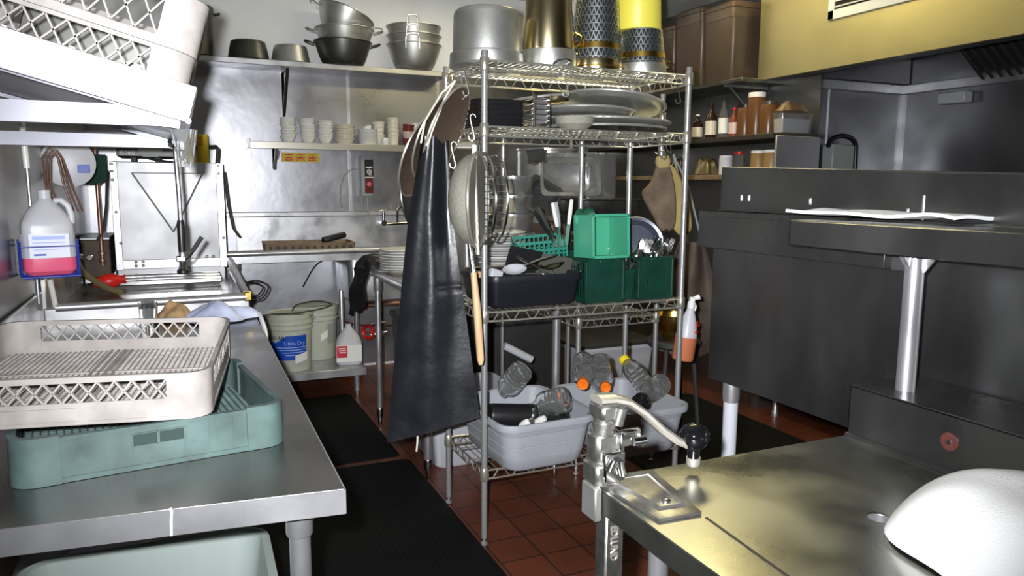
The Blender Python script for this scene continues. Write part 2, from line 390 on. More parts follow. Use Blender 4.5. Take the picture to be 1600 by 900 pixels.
# pale green tub below
def tub_mesh(w, d, h, taper, r, t, lip, ribs=0):
    mb = MB(); L = [rr(w-2*taper-.02, d-2*taper-.02, r, 0), rr(w-2*taper, d-2*taper, r, .012)]
    for k in range(ribs):
        z = .03+(h-.07)*(k+.6)/ribs; q = taper*(1-z/h)
        L += [rr(w-2*q, d-2*q, r, z-.0025), rr(w-2*q-.005, d-2*q-.005, r, z), rr(w-2*q+.002, d-2*q+.002, r, z+.0025)]
    L += [rr(w, d, r, h-.03), rr(w+2*lip, d+2*lip, r+lip, h-.028), rr(w+2*lip+.004, d+2*lip+.004, r+lip, h-.012), rr(w+2*lip, d+2*lip, r+lip, h-.002), rr(w+lip, d+lip, r+lip/2, h),
          rr(w-2*t, d-2*t, r, h-.006), rr(w-2*taper-2*t, d-2*taper-2*t, r-.004, .012), rr(w-2*taper-2*t-.03, d-2*taper-2*t-.03, r-.01, t)]
    return mb.loft(L)
t = thing('dish_tub', 'pale green plastic tub on the undershelf below the near steel table', 'tub', (-.115, 1.665, .321), rad(-1))
obj('tub_body', tub_mesh(.53, .62, .235, .035, .06, .005, .014), M['mintub'], t)

# lattice rack with rounded corners; tiers = list of (z0, z1, lattice?)
def lattice_side(mb, L, z0, z1, y, n, bt=.008, bw=.0036):
    dx = L/n
    for k in range(n):
        a = -L/2+k*dx
        for (p, q) in (((a, z0), (a+dx, z1)), ((a, z1), (a+dx, z0))):
            v = Vector((q[0]-p[0], q[1]-p[1])); v.normalize(); nn = Vector((-v.y, v.x))*bw/2
            pts = [(p[0]+nn.x, p[1]+nn.y), (q[0]+nn.x, q[1]+nn.y), (q[0]-nn.x, q[1]-nn.y), (p[0]-nn.x, p[1]-nn.y)]
            mb.add([(a_, y-bt/2, b_) for a_, b_ in pts]+[(a_, y+bt/2, b_) for a_, b_ in pts], [(3, 2, 1, 0), (4, 5, 6, 7), (0, 1, 5, 4), (1, 2, 6, 5), (2, 3, 7, 6), (3, 0, 4, 7)])
    for k in range(n+1):
        a = -L/2+k*dx
def open_rack(t, W, H, m, zl0, zl1, n, cr=.045, bottom=True, zb=.012, solid_t=.004):
    ring = rr(W, W, cr, 0, 6)
    fr = MB().strip(ring, solid_t, 0, zl0, closed=True).strip(ring, solid_t+.005, zl1, H, closed=True).strip(ring, solid_t+.004, 0, .008, closed=True)
    for a in range(4):   # corner posts
        R_ = Euler((0, 0, a*PI/2)).to_matrix()
        pts = [(W/2, W/2-cr-.035)]+[(W/2-cr+cr*math.cos(rad(b)), W/2-cr+cr*math.sin(rad(b))) for b in range(0, 91, 15)]+[(W/2-cr-.035, W/2)]
        pts = [tuple((R_ @ Vector((p[0], p[1], 0)))[:2]) for p in pts]
        fr.strip(pts, solid_t+.003, 0, H)
    obj('frame', fr, m, t)
    Ls = W-2*(cr+.035)
    for a in range(4):
        mb = MB().at((0, 0, 0), (0, 0, a*PI/2)); lattice_side(mb, Ls, zl0, zl1, -W/2, n); obj('lattice_side', mb, m, t, smooth=0)
    if bottom:
        g = MB(); k = 0; st = .0125; q = W/2-.012
        x = -q
        while x <= q+1e-6:
            g.box(x-.0016, x+.0016, -q, q, zb, zb+.006); g.box(-q, q, x-.0016, x+.0016, zb+.001, zb+.005); x += st
        for a in (-.024, -.008, .008, .024): g.box(a-.003, a+.003, -q, q, zb, zb+.008)
        g.box(-q, q, -.05, -.044, zb, zb+.008); g.box(-q, q, .044, .05, zb, zb+.008)
        obj('bottom_grid', g, m, t, smooth=0)
t = thing('dish_rack', 'beige lattice-sided dish rack lying across the grey-green rack', 'dish rack', (-.197, 1.962, .976), rad(BR_YAW), rot=(rad(BR_RX), rad(BR_RY), rad(BR_YAW)))
open_rack(t, .545, .1, M['beige'], .046, .088, 12)
hb = MB().strip([(-.17, -.2745), (-.165, -.2765), (.02, -.2765), (.025, -.2745)], .003, .012, .036)
obj('grip_panel', hb, M['beige'], t)
t = thing('dish_rack', 'grey-green low dish rack with solid sides on the steel table below the beige rack', 'dish rack', (-.10, 1.93, .861), rad(8))
fr = MB(); ring = rr(.515, .515, .04, 0, 6)
fr.strip(ring, .005, 0, .088, closed=True).strip(ring, .013, .086, .094, closed=True).strip(ring, .010, 0, .01, closed=True)
for a in range(4):
    R_ = Euler((0, 0, a*PI/2)).to_matrix(); W = .515; cr = .04
    pts = [(W/2, W/2-cr-.04)]+[(W/2-cr+cr*math.cos(rad(b)), W/2-cr+cr*math.sin(rad(b))) for b in range(0, 91, 15)]+[(W/2-cr-.04, W/2)]
    fr.strip([tuple((R_ @ Vector((p[0], p[1], 0)))[:2]) for p in pts], .016, 0, .098)
    fr.at((0, 0, 0), (0, 0, a*PI/2))
    for k in range(-4, 5): fr.box(k*.05-.0015, k*.05+.0015, .2575, .262, .012, .086)
    fr.at()
obj('frame', fr, M['green_rack'], t)
hw = MB()
hw.strip([(-.052, -.262), (.052, -.262)], .004, .050, .052).strip([(-.052, -.262), (.052, -.262)], .004, .076, .078).box(-.053, -.051, -.264, -.26, .05, .078).box(.051, .053, -.264, -.26, .05, .078).box(-.004, -.001, -.264, -.26, .05, .078)
obj('hand_slot_rim', hw, M['green_rack'], t)
hs = MB().box(-.05, .05, -.2615, -.2605, .052, .076)  # uncut slot: dark panel painted as the shade inside it
obj('hand_slot_shade', hs, mat('slot_shade_plastic', (.012, .03, .026), .6), t, label='dark panel painted as the shade in the hand slot')
g = MB(); x = -.245
while x < .246:
    g.box(x-.0018, x+.0018, -.247, .247, .012, .018); g.box(-.247, .247, x-.0018, x+.0018, .013, .017); x += .0155
obj('bottom_grid', g, M['green_rack'], t, smooth=0)
tag(obj('food_scrap', MB().lathe([(.0, 0), (.014, .002), (.016, .007), (.008, .012), (0, .012)], 12), M['white']), 'small white scrap in the grey-green rack beside the beige rack', 'scrap', loc=(.088, 1.86, .879))

# drinking glasses
def glass(label, loc, h=.105, r=.036):
    mb = MB().lathe([(r*.8, 0), (r*.84, .003), (r, h), (r-.002, h), (r*.82-.002, .012), (0, .012)], 24)
    return tag(obj('drinking_glass', mb, M['glass']), label, 'glass', loc=loc, group='glasses on the steel table')
glass('small clear drinking glass standing behind the beige rack', (-.142, 3.38, .861))
glass('clear drinking glass seen through the lattice of the beige rack', (-.118, 2.9, .861), .1, .034)

# towels
def crumple(cx, cy, z, a, b, h, seed, rot=0):
    rnd = random.Random(seed); ph = [rnd.uniform(0, 6.28) for _ in range(8)]
    def fn(u, v):
        th = 2*PI*u; rr_ = v
        e = 1+.13*math.sin(3*th+ph[0])+.08*math.sin(7*th+ph[1])
        x = a*rr_*e*math.cos(th); y = b*rr_*e*math.sin(th)
        zz = h*(1-rr_**2.2)*(1+.2*math.sin(6*x/a+ph[2])+.17*math.sin(7*y/b+ph[3]))+.006*(1-rr_)*math.sin(13*x/a+9*y/b+ph[4])
        c, s_ = math.cos(rot), math.sin(rot)
        return (cx+c*x-s_*y, cy+s_*x+c*y, z+max(.004, zz+.006))
    return fn
tag(obj('towel', MB().sheet(crumple(0, 0, 0, .155, .12, .062, 3, .2), 44, 12, .004), M['bcloth'], smooth=60), 'crumpled blue-white towel on the corner of the steel table', 'towel', loc=(.135, 3.44, .861))
tag(obj('rag', MB().sheet(crumple(0, 0, 0, .085, .07, .062, 9, 1), 36, 10, .004), M['tcloth'], smooth=60), 'tan rag bunched beside the blue-white towel', 'rag', loc=(-.045, 3.5, .861))
def hang(u, v):
    a = v*.13; x = .285+.018*math.sin(v*2.2)+.006*math.sin(u*14); y = 3.30+.14*u+.012*math.sin(v*6)
    return (x+.01, y, .885-a*(.8+.3*math.sin(u*3)))
tag(obj('towel', MB().sheet(hang, 18, 12, .004), M['cloth'], smooth=60), 'white end of a cloth hanging over the table edge by the buckets', 'towel')

# ---------------------------------------------------------------- slanted overhead rack shelf
SY = 1.76
t = thing('overhead_rack_shelf', 'slanted stainless overhead shelf on the left wall carrying dish racks', 'shelf', (.022, SY, 1.578), rot=(0, rad(15.5), 0))
obj('shelf_sheet', MB().box(-.61, 0, 0, 1.4, .018, .024), M['steel'], t)
sl = MB().box(-.61, .004, -.004, 0, 0, .078, .0015)
obj('end_lip', sl, M['steel'], t, label='broad bright end lip with a rounded corner')
obj('front_lip', MB().box(0, .006, 0, 1.4, -.002, .075, .003).tube([(.003, -.002, .004), (.003, 1.4, .004)], .006, 8), M['steel'], t)
for k, yy in enumerate((.1, 1.25)):
    br = MB().box(-.6, -.012, yy, yy+.03, .002, .016, .001).at((0, yy+.015, 0)).prism([(-.012, .004), (-.012, -.010), (-.05, -.016), (-.585, -.166), (-.585, -.118), (-.14, .004)], .028)
    obj('bracket', br, M['bracket'], t)
# racks on the shelf (local frame of the shelf)
RT_ = Matrix.LocRotScale(Vector((.022, SY, 1.578)), Euler((0, rad(15.5), 0)), None)
def onshelf(p): return tuple(RT_ @ Vector(p))
r1 = thing('dish_rack', 'beige open dish rack tilted on the slanted overhead shelf', 'dish rack', onshelf((-.272, .275, .0255)), rot=(0, rad(15.5), 0))
open_rack(r1, .51, .115, M['beige'], .052, .106, 9)
r2 = thing('rack_extender', 'beige lattice extender stacked on the overhead dish rack', 'rack extender', onshelf((-.27, .275, .1415)), rot=(0, rad(15.5), 0))
open_rack(r2, .512, .115, M['beige'], .018, .095, 8, bottom=False)
r3 = None and thing('rack_extender', 'uppermost beige lattice extender on the overhead dish rack', 'rack extender', onshelf((-.267, .275, .1375)), rot=(0, rad(15.5), 0))
r3 and open_rack(r3, .514, .1, M['beige'], .008, .07, 9, bottom=False)
for k, (px, py, lab) in enumerate(((-.13, .16, 'white bowl in the overhead rack nearest its right corner'), (-.27, .2, 'white bowl in the middle of the overhead rack'), (-.4, .2, 'white bowl in the overhead rack toward the left wall'), (-.15, .38, 'white bowl in the overhead rack behind the right corner one'))):
    b = MB().lathe([(.055, 0), (.057, .004), (.05, .03), (.03, .05), (.02, .055), (.02, .058), (0, .058)], 22)
    o = tag(obj('bowl', b, M['china']), lab, 'bowl', loc=onshelf((px, py, .046)), rot=(0, rad(15.5), 0), group='bowls in the overhead rack')
tag(obj('sheet_pan', MB().box(-.16, .16, -.004, .004, 0, .16, .003), M['alu_dark']), 'dark flat pan standing in the overhead rack', 'pan', loc=onshelf((-.25, .45, .06)), rot=(0, rad(15.5), 0))

# left wall: jug in wire holder
t = thing('detergent_jug', 'translucent gallon jug of pink liquid in a blue wire holder on the left wall', 'jug', (-.452, 3.21, 1.115), rad(12))
W_, D_ = .165, .13
jl = [rr(W_-.03, D_-.03, .02, 0), rr(W_-.004, D_-.004, .03, .012), rr(W_, D_, .032, .03), rr(W_, D_, .032, .175), rr(W_-.004, D_-.004, .036, .19), rr(W_*.78, D_*.78, .04, .225), rr(W_*.5, D_*.5, .035, .255), rr(.05, .05, .024, .272), rr(.042, .042, .02, .276), rr(.042, .042, .02, .295)]
obj('jug_body', MB().loft(jl), M['milky'], t)
obj('liquid', MB().loft([rr(W_-.028, D_-.028, .02, -.001), rr(W_+.001, D_+.001, .032, .014), rr(W_+.003, D_+.003, .033, .03), rr(W_+.003, D_+.003, .033, .062)]), M['pink'], t)
obj('label_sheet', MB().strip([(-W_/2-.0022, -.01), (-W_/2-.0022, -D_/2+.03), (-W_/2+.02, -D_/2-.0022), (W_/2-.02, -D_/2-.0022), (W_/2+.0022, -D_/2+.03), (W_/2+.0022, -.01)], .001, .064, .15), M['label'], t)
lt = MB()
for k, (a, b_, hgt) in enumerate(((-.052, .05, .012), (-.052, .05, .004), (-.05, .045, .003), (-.05, .03, .003))):
    z = (.13, .117, .102, .092)[k]; lt.box(a, b_, -D_/2-.0042, -D_/2-.0028, z, z+hgt)
obj('label_print', lt, M['ltblue'], t)
obj('label_mark', MB().box(-.05, -.012, -D_/2-.0042, -D_/2-.0028, .072, .079), M['blue'], t)
obj('jug_handle', MB().tube([(.028, -.02, .268), (.05, -.025, .27), (.07, -.027, .25), (.08, -.027, .215), (.078, -.027, .185)], .011, 10), M['milky'], t)
obj('jug_cap', MB().lathe([(.021, .29), (.021, .306), (.018, .308), (0, .308)], 20), M['milky'], t)
t = thing('wire_holder', 'blue coated wire holder gripping the pink jug on the left wall', 'holder', (-.452, 3.21, 1.105), rad(12))
bx = [(-.09, -.075), (.09, -.075), (.09, .075), (-.09, .075)]
obj('hoop', MB().tube([(x, y, .115) for x, y in bx], .0025, 8, closed=True).tube([(x, y, .004) for x, y in bx], .0035, 8, closed=True), M['bluewire'], t)
sp = MB()
for x in (-.09, .09):
    for y in (-.06, -.03, .03, .06): sp.tube([(x, y, .004), (x, y, .135)], .003, 8)
    sp.tube([(x, -.06, .135), (x, .06, .135)], .003, 8)
for y in (-.04, 0, .04): sp.tube([(-.09, y, .004), (.09, y, .004)], .003, 8)
obj('side_wire', sp, M['bluewire'], t)
# pipes, lid, pad on the left wall
t = thing('wall_conduit', 'thin upright steel conduit on the left wall behind the jug', 'pipe', (-.50, 3.24, 1.0))
obj('pipe', MB().tube([(0, 0, 0), (-.004, 0, .68)], .006, 10), M['steel'], t)
obj('sleeve', MB().tube([(-.001, -.012, .50), (-.006, -.012, .66)], .011, 10), M['china'], t, label='white bright upper sleeve')
t = thing('copper_coil', 'looped bundle of brown copper tubing hanging above the pink jug', 'tubing', (-.47, 3.62, 1.35))
cb = MB()
for k in range(3):
    q = k*.014; cb.tube([(-.02+q, -.02+q, 0), (-.03+q*.6, -.01, .10), (-.035+q, 0, .2), (-.01+q, .0, .245-q*.4), (.02+q*.5, .0, .2), (.03+q, .01, .10), (.06+q*1.2, .02, -.02)], .0045, 8)
obj('tube_bundle', cb, mat('brown_tubing', (.16, .09, .07), .4, .3), t)
t = thing('plastic_disc', 'round translucent plastic lid with a blue tag hung at the left wall', 'lid', (-.46, 4.02, 1.54), rot=(0, 0, rad(8)))
obj('disc', MB().at((0, 0, 0), (PI/2, 0, 0)).lathe([(0, 0), (.105, 0), (.112, .004), (.112, .010), (.104, .013), (0, .01)], 32), M['milky'], t)
obj('tag', MB().box(.035, .085, -.02, -.014, -.045, -.008, .002), M['blue'], t, label='small blue tag')
def padf(u, v): return (.17*(u-.5), .012*math.sin(u*5), -.135*v*(1-.25*(u < .01))-.03*math.sin(u*3)*v)
tag(obj('scrub_cloth', MB().sheet(padf, 14, 12, .008), M['greenhand']), 'dark green scouring cloth hanging beside the copper pipe', 'cloth', loc=(-.445, 4.75, 1.605))
t = thing('water_pipe', 'upright copper water pipe with valves left of the dishwashing machine', 'pipe', (-.42, 4.84, .98))
obj('pipe', MB().tube([(0, 0, 0), (.0, 0, .70)], .011, 12), M['copper'], t)
fx = MB()
for z in (.03, .07, .47, .5): fx.lathe([(.016, z-.012), (.02, z-.008), (.02, z+.008), (.016, z+.012)], 12)
obj('fitting', fx, M['copper'], t)
for q in range(3):
    obj('valve_knob', MB().at((-.06-.05*q, -.02, .05+.008*(q % 2)), (PI/2, 0, 0)).lathe([(.006, -.03), (.008, 0), (.018, .004), (.02, .014), (.014, .022), (0, .022)], 12), M['chrome'], t)
# ---------------------------------------------------------------- dish table and dishwashing machine
t = thing('dish_table', 'stainless soiled-dish table with raised rolled rim in front of the dishwashing machine', 'dish table', (-.13, 4.25, 0))
obj('basin', MB().box(-.53, .26, 3.63, 4.88, .868, .876), M['steel_table'], t, world=True)
rim = MB().box(-.545, .275, 3.615, 3.64, .80, .925, .006).box(.25, .275, 3.62, 4.87, .80, .93, .006).box(-.55, -.53, 3.62, 4.88, .8, 1.05, .004)
rim.tube([(-.50, 3.622, .925), (.262, 3.622, .93), (.266, 3.66, .932), (.263, 4.86, .985)], .019, 10)
obj('rim', rim, M['steel'], t, world=True)
for k in range(3): obj('slide_rail', MB().box(-.36+.01*k, .2, 4.46+.14*k, 4.50+.14*k, .90, .93, .006), M['chrome'], t, world=True)
obj('corner_bracket', MB().tube([(-.50, 3.62, .93), (-.512, 3.60, 1.06)], .011, 8), M['china'], t, world=True)
obj('brass_corner', MB().box(.25, .286, 3.605, 3.65, .91, .955, .006), M['brass'], t, world=True, label='yellowish corner cap')
leg(.2, 3.75, .8, t); leg(-.45, 3.75, .8, t); leg(.2, 4.75, .8, t)
t = thing('dishwashing_machine', 'stainless door-type dishwashing machine with a V embossed on its door', 'dishwasher', (-.055, 5.2, 0))
obj('body', MB().box(-.36, .245, 4.93, 5.6, .62, 1.565, .01), M['door_steel'], t, world=True)
DZ = 4.905
d = MB().box(-.345, .24, DZ, 4.93, .955, 1.572, .004)
def pxd(px, py): return ((px-172)*.00346-.352, 1.572-(py-253)*.00377)
em_ = [pxd(203, 270), pxd(313, 270), pxd(262, 362)]
for a, b_ in ((em_[0], em_[2]), (em_[2], em_[1])): d.tube([(a[0], DZ, a[1]), (b_[0], DZ, b_[1])], .005, 8)
d.tube([(em_[0][0], DZ+.002, em_[0][1]), (em_[1][0], DZ+.002, em_[1][1])], .0035, 8)
dr = obj('door', d, M['door_steel'], t, world=True)
fr = MB().box(-.357, -.318, DZ-.012, DZ, .94, 1.57, .003).box(.21, .252, DZ-.012, DZ, .94, 1.57, .003).box(-.345, .24, DZ-.01, DZ, .945, 1.0, .003)
obj('door_frame', fr, M['steel'], t, world=True)
bo = MB()
for px, py in ((174, 257), (174, 268), (174, 281), (176, 330), (180, 378), (201, 408), (212, 408), (201, 414), (212, 414), (313, 403), (324, 403), (342, 373), (339, 258), (339, 270)):
    x, z = pxd(px, py); bo.at((x, DZ-.012, z), (PI/2, 0, 0)).lathe([(.009, -.001), (.009, .004), (.005, .007), (0, .007)], 10)
obj('bolt', bo, M['alu_dark'], t, world=True)['kind'] = 'stuff'
for s in (-1, 1):
    xx = -.375 if s < 0 else .262
    obj('lift_arm', MB().tube([(xx, DZ+.06, 1.52), (xx+.01*s, DZ-.02, 1.32), (xx+.03*s, DZ-.05, 1.18), (xx+.06*s, DZ-.09, 1.13)], .008, 8), M['darkbin'], t, world=True)
hb = MB().box(-.315, .03, 4.86, 5.2, 1.60, 1.645, .004)
h_ = obj('control_header', hb, M['black'], t, world=True)
obj('header_plate', MB().at((-.13, 4.857, 1.6225)).prism([(-.05, -.022), (.03, -.022), (.06, .022), (-.075, .022)], .004), M['greybox'], t, world=True)
obj('lettering', MB().text('ES-3000', .030, lambda x, y, z: (-.26+x*.8, 4.858-z, 1.609+y)), M['white'], t, world=True)
for x in (-.235, -.105): obj('header_post', MB().box(x-.016, x+.016, 5.0, 5.05, 1.56, 1.601, .003), M['darkbin'], t, world=True)
up = MB()
up.tube([(-.18, 5.0, 1.603), (-.15, 5.0, 1.595), (-.1, 5.0, 1.585), (-.02, 5.0, 1.575)], .006, 8)
obj('header_cable', up, M['darkbin'], t, world=True)
obj('lift_handle', MB().tube([(.06, 5.05, 1.66), (.225, 5.02, 1.675), (.232, 4.96, 1.66), (.222, 4.95, 1.57)], .011, 8), M['darkbin'], t, world=True)
obj('leg', MB().lathe([(.02, 0), (.02, .62)], 12, (.2, 5.0, 0)), M['steel'], t, world=True); obj('leg', MB().lathe([(.02, 0), (.02, .62)], 12, (-.3, 5.0, 0)), M['steel'], t, world=True)
for x, lab in ((.076, 'left yellow can on top of the dishwashing machine'), (.149, 'right yellow can on top of the dishwashing machine')):
    t = thing('spray_can', lab, 'can', (x, 5.02, 1.566), group='yellow cans')
    obj('can_body', MB().lathe([(.03, 0), (.032, .004), (.032, .17), (.029, .178), (.027, .18), (.027, .176), (0, .176)], 22), M['ycan'], t)
    pr = MB()
    for k in range(4): pr.strip([(.0325*math.cos(rad(a)), .0325*math.sin(rad(a))) for a in range(215, 270, 9)], .0008, .115+.014*k, .122+.014*k)
    obj('can_print', pr, M['red'], t)
t = thing('dark_filler_box', 'brownish box added for the shaded area behind the valves beside the dishwashing machine', 'heater', (-.455, 5.1, .88))  # added box, its brown standing in for the shaded back of the dish table
obj('box_body', MB().box(-.535, -.385, 4.93, 5.4, .90, 1.12, .006), M['brownapron'], t, world=True)
obj('top_cover', MB().box(-.538, -.382, 4.925, 5.405, 1.12, 1.135, .003), M['steel_dark'], t, world=True)
obj('leg', MB().box(-.53, -.50, 5.0, 5.03, 0, .9), M['steel'], t, world=True); obj('leg', MB().box(-.42, -.39, 5.3, 5.33, 0, .9), M['steel'], t, world=True)
# pre-rinse sprayer
t = thing('pre_rinse_sprayer', 'hanging pre-rinse sprayer with black grip in front of the dishwasher door', 'sprayer', (0, 3.0, 1.10))
co = MB().tube([(-.005, 0, .49), (.0, 0, .30), (0, 0, .215)], .0085, 12)
obj('hose', co, M['chrome'], t)
obj('spring', MB().tube([(.004*math.cos(k*1.1)-.02, .03*math.sin(k*1.1)*.5, .56-.002*k) for k in range(40)]+[(-.005, 0, .48)], .006, 6), M['chrome'], t)
obj('grip', MB().lathe([(.008, .098), (.013, .10), (.0135, .2), (.011, .215), (.008, .216)], 16), M['black'], t)
hd = MB().tube([(0, 0, .1), (0, 0, .06), (-.002, -.01, .04)], .012, 10).box(-.022, .012, -.012, .012, .062, .085, .004).tube([(0, -.01, .045), (0, -.012, .028)], .014, 12, r1=.018)
obj('spray_valve', hd, M['chrome'], t)
obj('spray_head', MB().lathe([(.016, .018), (.021, .022), (.021, .032), (.012, .04)], 18, (0, -.012, 0)), M['black'], t)
obj('squeeze_lever', MB().tube([(.012, 0, .07), (.03, 0, .09), (.07, 0, .15)], .005, 8), M['chrome'], t)
obj('lever_sleeve', MB().tube([(.035, 0, .1), (.07, 0, .152)], .008, 8), M['darkbin'], t)
tag(obj('plastic_wrap', MB().sheet(lambda u, v: ((.026-.012*v)*math.cos(6.283*u)*(1+.16*math.sin(6.283*u*3)), (.022-.01*v)*math.sin(6.283*u)*(1+.16*math.sin(6.283*u*4+v*3)), -.085*v), 40, 10, .0015), M['clear']), 'crumpled clear plastic bag hanging at the corner of the overhead shelf', 'plastic bag', loc=(.018, 1.9, 1.572))
# hose and red nozzle
t = thing('drain_hose', 'olive rubber hose with a red nozzle lying in the dish table', 'hose', (-.42, 4.3, .88))
obj('tube', MB().tube(smoothpts([(-.085, .19, .148), (-.06, .14, .11), (.0, .07, .065), (.06, .0, .035), (.125, -.06, .016)]), .016, 10), mat('olive_rubber', (.18, .14, .07), .5), t)
nz = obj('nozzle', MB().lathe([(.02, 0), (.03, .03), (.042, .06), (.038, .1), (.02, .13), (.024, .15), (0, .15)], 18).at((.0, .0, 0)), M['red'], t)
nz.location = (-.01, .10, .05); nz.rotation_euler = (rad(8), rad(84), rad(14))

# ---------------------------------------------------------------- sink on the back wall
t = thing('sink', 'stainless compartment sink with high backsplash along the back wall', 'sink', (.9, 5.5, 0))
SF = 5.25
obj('drainboard', MB().box(.255, 1.56, SF, 5.81, .95, .962, .002), M['steel_table'], t, world=True)
obj('front_rim', MB().tube([(.255, SF, .985), (1.56, SF, .985)], .02, 12).box(.255, 1.56, SF-.004, SF+.006, .92, .985), M['steel'], t, world=True)
obj('backsplash', MB().box(.37, 1.99, 5.815, 5.835, .955, 1.205, .002).box(.30, 1.99, 5.785, 5.835, 1.205, 1.243, .006), M['steel'], t, world=True)
bs = MB().loft([rr(.47, .54, .05, .949, c=(1.31, 5.54)), rr(.48, .55, .05, .94, c=(1.31, 5.54)), rr(.46, .52, .05, .62, c=(1.31, 5.54)), rr(.42, .46, .03, .6, c=(1.31, 5.54))], cap0=False)
obj('bowl', bs, M['steel'], t, world=True)
leg(1.148, 5.40, .62, t); leg(1.5, 5.40, .6, t); leg(.345, 5.5, .92, t)
t = thing('faucet', 'chrome wall faucet with two lever handles above the sink', 'faucet', (1.55, 5.78, 1.15))
fc = MB().tube([(-.10, -.03, -.01), (.12, -.03, .0)], .012, 10)
for x in (-.10, .12): fc.tube([(x, .03, 0), (x, -.05, 0)], .022, 12).tube([(x, -.03, 0), (x, -.03, .09)], .014, 10)
obj('faucet_body', fc, M['chrome'], t)
for x in (-.10, .12): obj('lever', MB().tube([(x-.03, -.04, .095), (x, -.035, .1), (x+.055, -.05, .107)], .007, 8), M['chrome'], t)
obj('spout', MB().tube([(.01, -.03, 0), (.01, -.04, .09), (.02, -.08, .125), (.12, -.14, .15), (.26, -.18, .165)], .011, 10), M['chrome'], t)
t = thing('slotted_crate', 'brown slatted crate resting on the sink drainboard', 'crate', (.835, 5.52, .963), rad(-2))
cw = MB().loft([rr(.60, .30, .01, 0), rr(.62, .32, .01, .075), rr(.60, .30, .01, .075), rr(.59, .29, .01, .01)])
obj('crate_body', cw, M['brownwood'], t)
for k in range(12): obj('slot', MB().box(-.28+k*.05, -.262+k*.05, -.164, -.158, .015, .055), M['near_black'], t, smooth=0)  # dark strips on the front, painted as the shade inside the slots
tag(obj('scrub_brush', MB().loft([rr(.17, .05, .02, 0), rr(.19, .06, .025, .02), rr(.17, .045, .02, .04)]), M['black']), 'black scrub brush lying on the brown crate', 'brush', loc=(1.02, 5.5, 1.045), rot=(0, rad(-13), rad(4)))

# soap dispenser on back wall
t = thing('soap_dispenser', 'tall grey wall dispenser with black front and red button over the sink', 'dispenser', (1.33, 5.795, 1.51))
obj('housing', MB().loft([rr(.098, .08, .015, -.15), rr(.1, .085, .02, -.14), rr(.1, .085, .02, .11), rr(.1, .075, .02, .14), rr(.085, .05, .02, .155)]), M['greybox'], t)
obj('front_panel', MB().box(-.018, .048, -.050, -.042, -.005, .125, .004), M['black'], t)
obj('lower_panel', MB().box(-.018, .044, -.050, -.042, -.13, -.012, .004), mat('dark_red_panel', (.12, .01, .015), .35), t)
obj('button', MB().at((.013, -.052, -.06), (PI/2, 0, 0)).lathe([(.018, 0), (.018, .004), (.012, .006), (0, .006)], 20), mat('pink_button', (.7, .12, .16), .4), t)
mk = MB().box(-.01, .04, -.0515, -.0495, .063, .072).box(-.016, .046, -.0515, -.0495, -.012, -.004)
mk.at((.015, -.051, .035), (PI/2, 0, 0)).ring((0, 0, 0), .016, .004, 16, 6).lathe([(.007, 0), (.006, .002), (0, .002)], 10).at()
mk.box(.012, .034, -.0515, -.0495, .008, .013)
obj('front_mark', mk, M['white'], t)
obj('inlet_tube', MB().tube([(-.05, -.02, .05), (-.11, -.03, .055), (-.17, -.025, .01), (-.20, -.015, -.08), (-.205, -.01, -.2), (-.19, -.015, -.24)], .005, 8), M['greybox'], t)
obj('outlet_tube', MB().tube([(.005, -.01, -.15), (.005, -.025, -.25), (.03, -.06, -.4), (.045, -.1, -.505)], .008, 8), M['greybox'], t)
obj('outlet_tube', MB().tube([(-.04, -.01, -.15), (-.045, -.02, -.25)], .006, 8), M['greybox'], t)
t = thing('wall_sign', 'yellow sticker with three red characters on the steel wall under the cup shelf', 'sign', (.848, 5.832, 1.645))
obj('sheet', MB().box(-.14, .14, -.001, .001, -.034, .034), mat('sign_yellow', (.68, .5, .04), .5), t)
gl = MB()
for k, dx_ in enumerate((-.085, 0, .085)):
    for a, b_ in (((-.03, .018), (.03, .02)), ((0, .026), (0, -.022)), ((-.032, -.002), (.032, 0)), ((-.004, .0), (-.03, -.024)), ((.004, .0), (.03, -.024)), ((-.02, -.022), (.02, -.02)))[:6-(k == 1)]:
        gl.tube([(dx_+a[0], -.0015, a[1]), (dx_+b_[0], -.0015, b_[1])], .0035, 5)
obj('red_characters', gl, mat('sign_red', (.7, .06, .05), .5), t)
tag(obj('sticker', MB().box(-.012, .012, -.001, .001, -.035, .035), M['purple']), 'narrow violet sticker beside the yellow sign', 'sticker', loc=(.685, 5.832, 1.66), rot=(0, rad(15), 0))

# pot shelf and pots
t = thing('wall_shelf', 'long upper wall shelf holding pots and woks along the back wall', 'shelf', (.7, 5.7, 2.3))
obj('board', MB().box(-.55, 1.93, 5.55, 5.849, 2.262, 2.30, .003), M['steel'], t, world=True)
def bracket(x, zt, dz, dy, w, m, par):
    obj('bracket', MB().box(x-w/2, x+w/2, 5.849-dy, 5.849, zt-.012, zt).box(x-w/2, x+w/2, 5.838, 5.849, zt-dz, zt).tube([(x, 5.849-dy, zt-.008), (x, 5.845, zt-dz)], .012, 6), m, par, world=True)
bracket(.74, 2.262, .32, .28, .02, M['alu_dark'], t); bracket(-.35, 2.262, .3, .28, .02, M['alu_dark'], t)
def updown_pot(label, x, y, r, h, m, z=2.30):
    t = thing('saucepan', label, 'pot', (x, y, z))
    obj('pot_body', MB().lathe([(r, 0), (r+.006, .004), (r+.004, .012), (r*.9, h-.03), (r*.85, h-.006), (r*.78, h), (0, h)], 36), m, t)
    obj('rim', MB().ring((0, 0, .006), r+.004, .005, 36, 8), m, t)
    return t
updown_pot('dark scorched pot upside down at the left of the upper wall shelf', .495, 5.69, .135, .135, M['alu_dark'])
updown_pot('worn grey pot upside down left of the wok stack on the upper wall shelf', .78, 5.69, .132, .125, M['alu'])
t = thing('stock_pot', 'dark pot on the upper shelf partly hidden behind the overhead rack', 'pot', (.13, 5.69, 2.30))
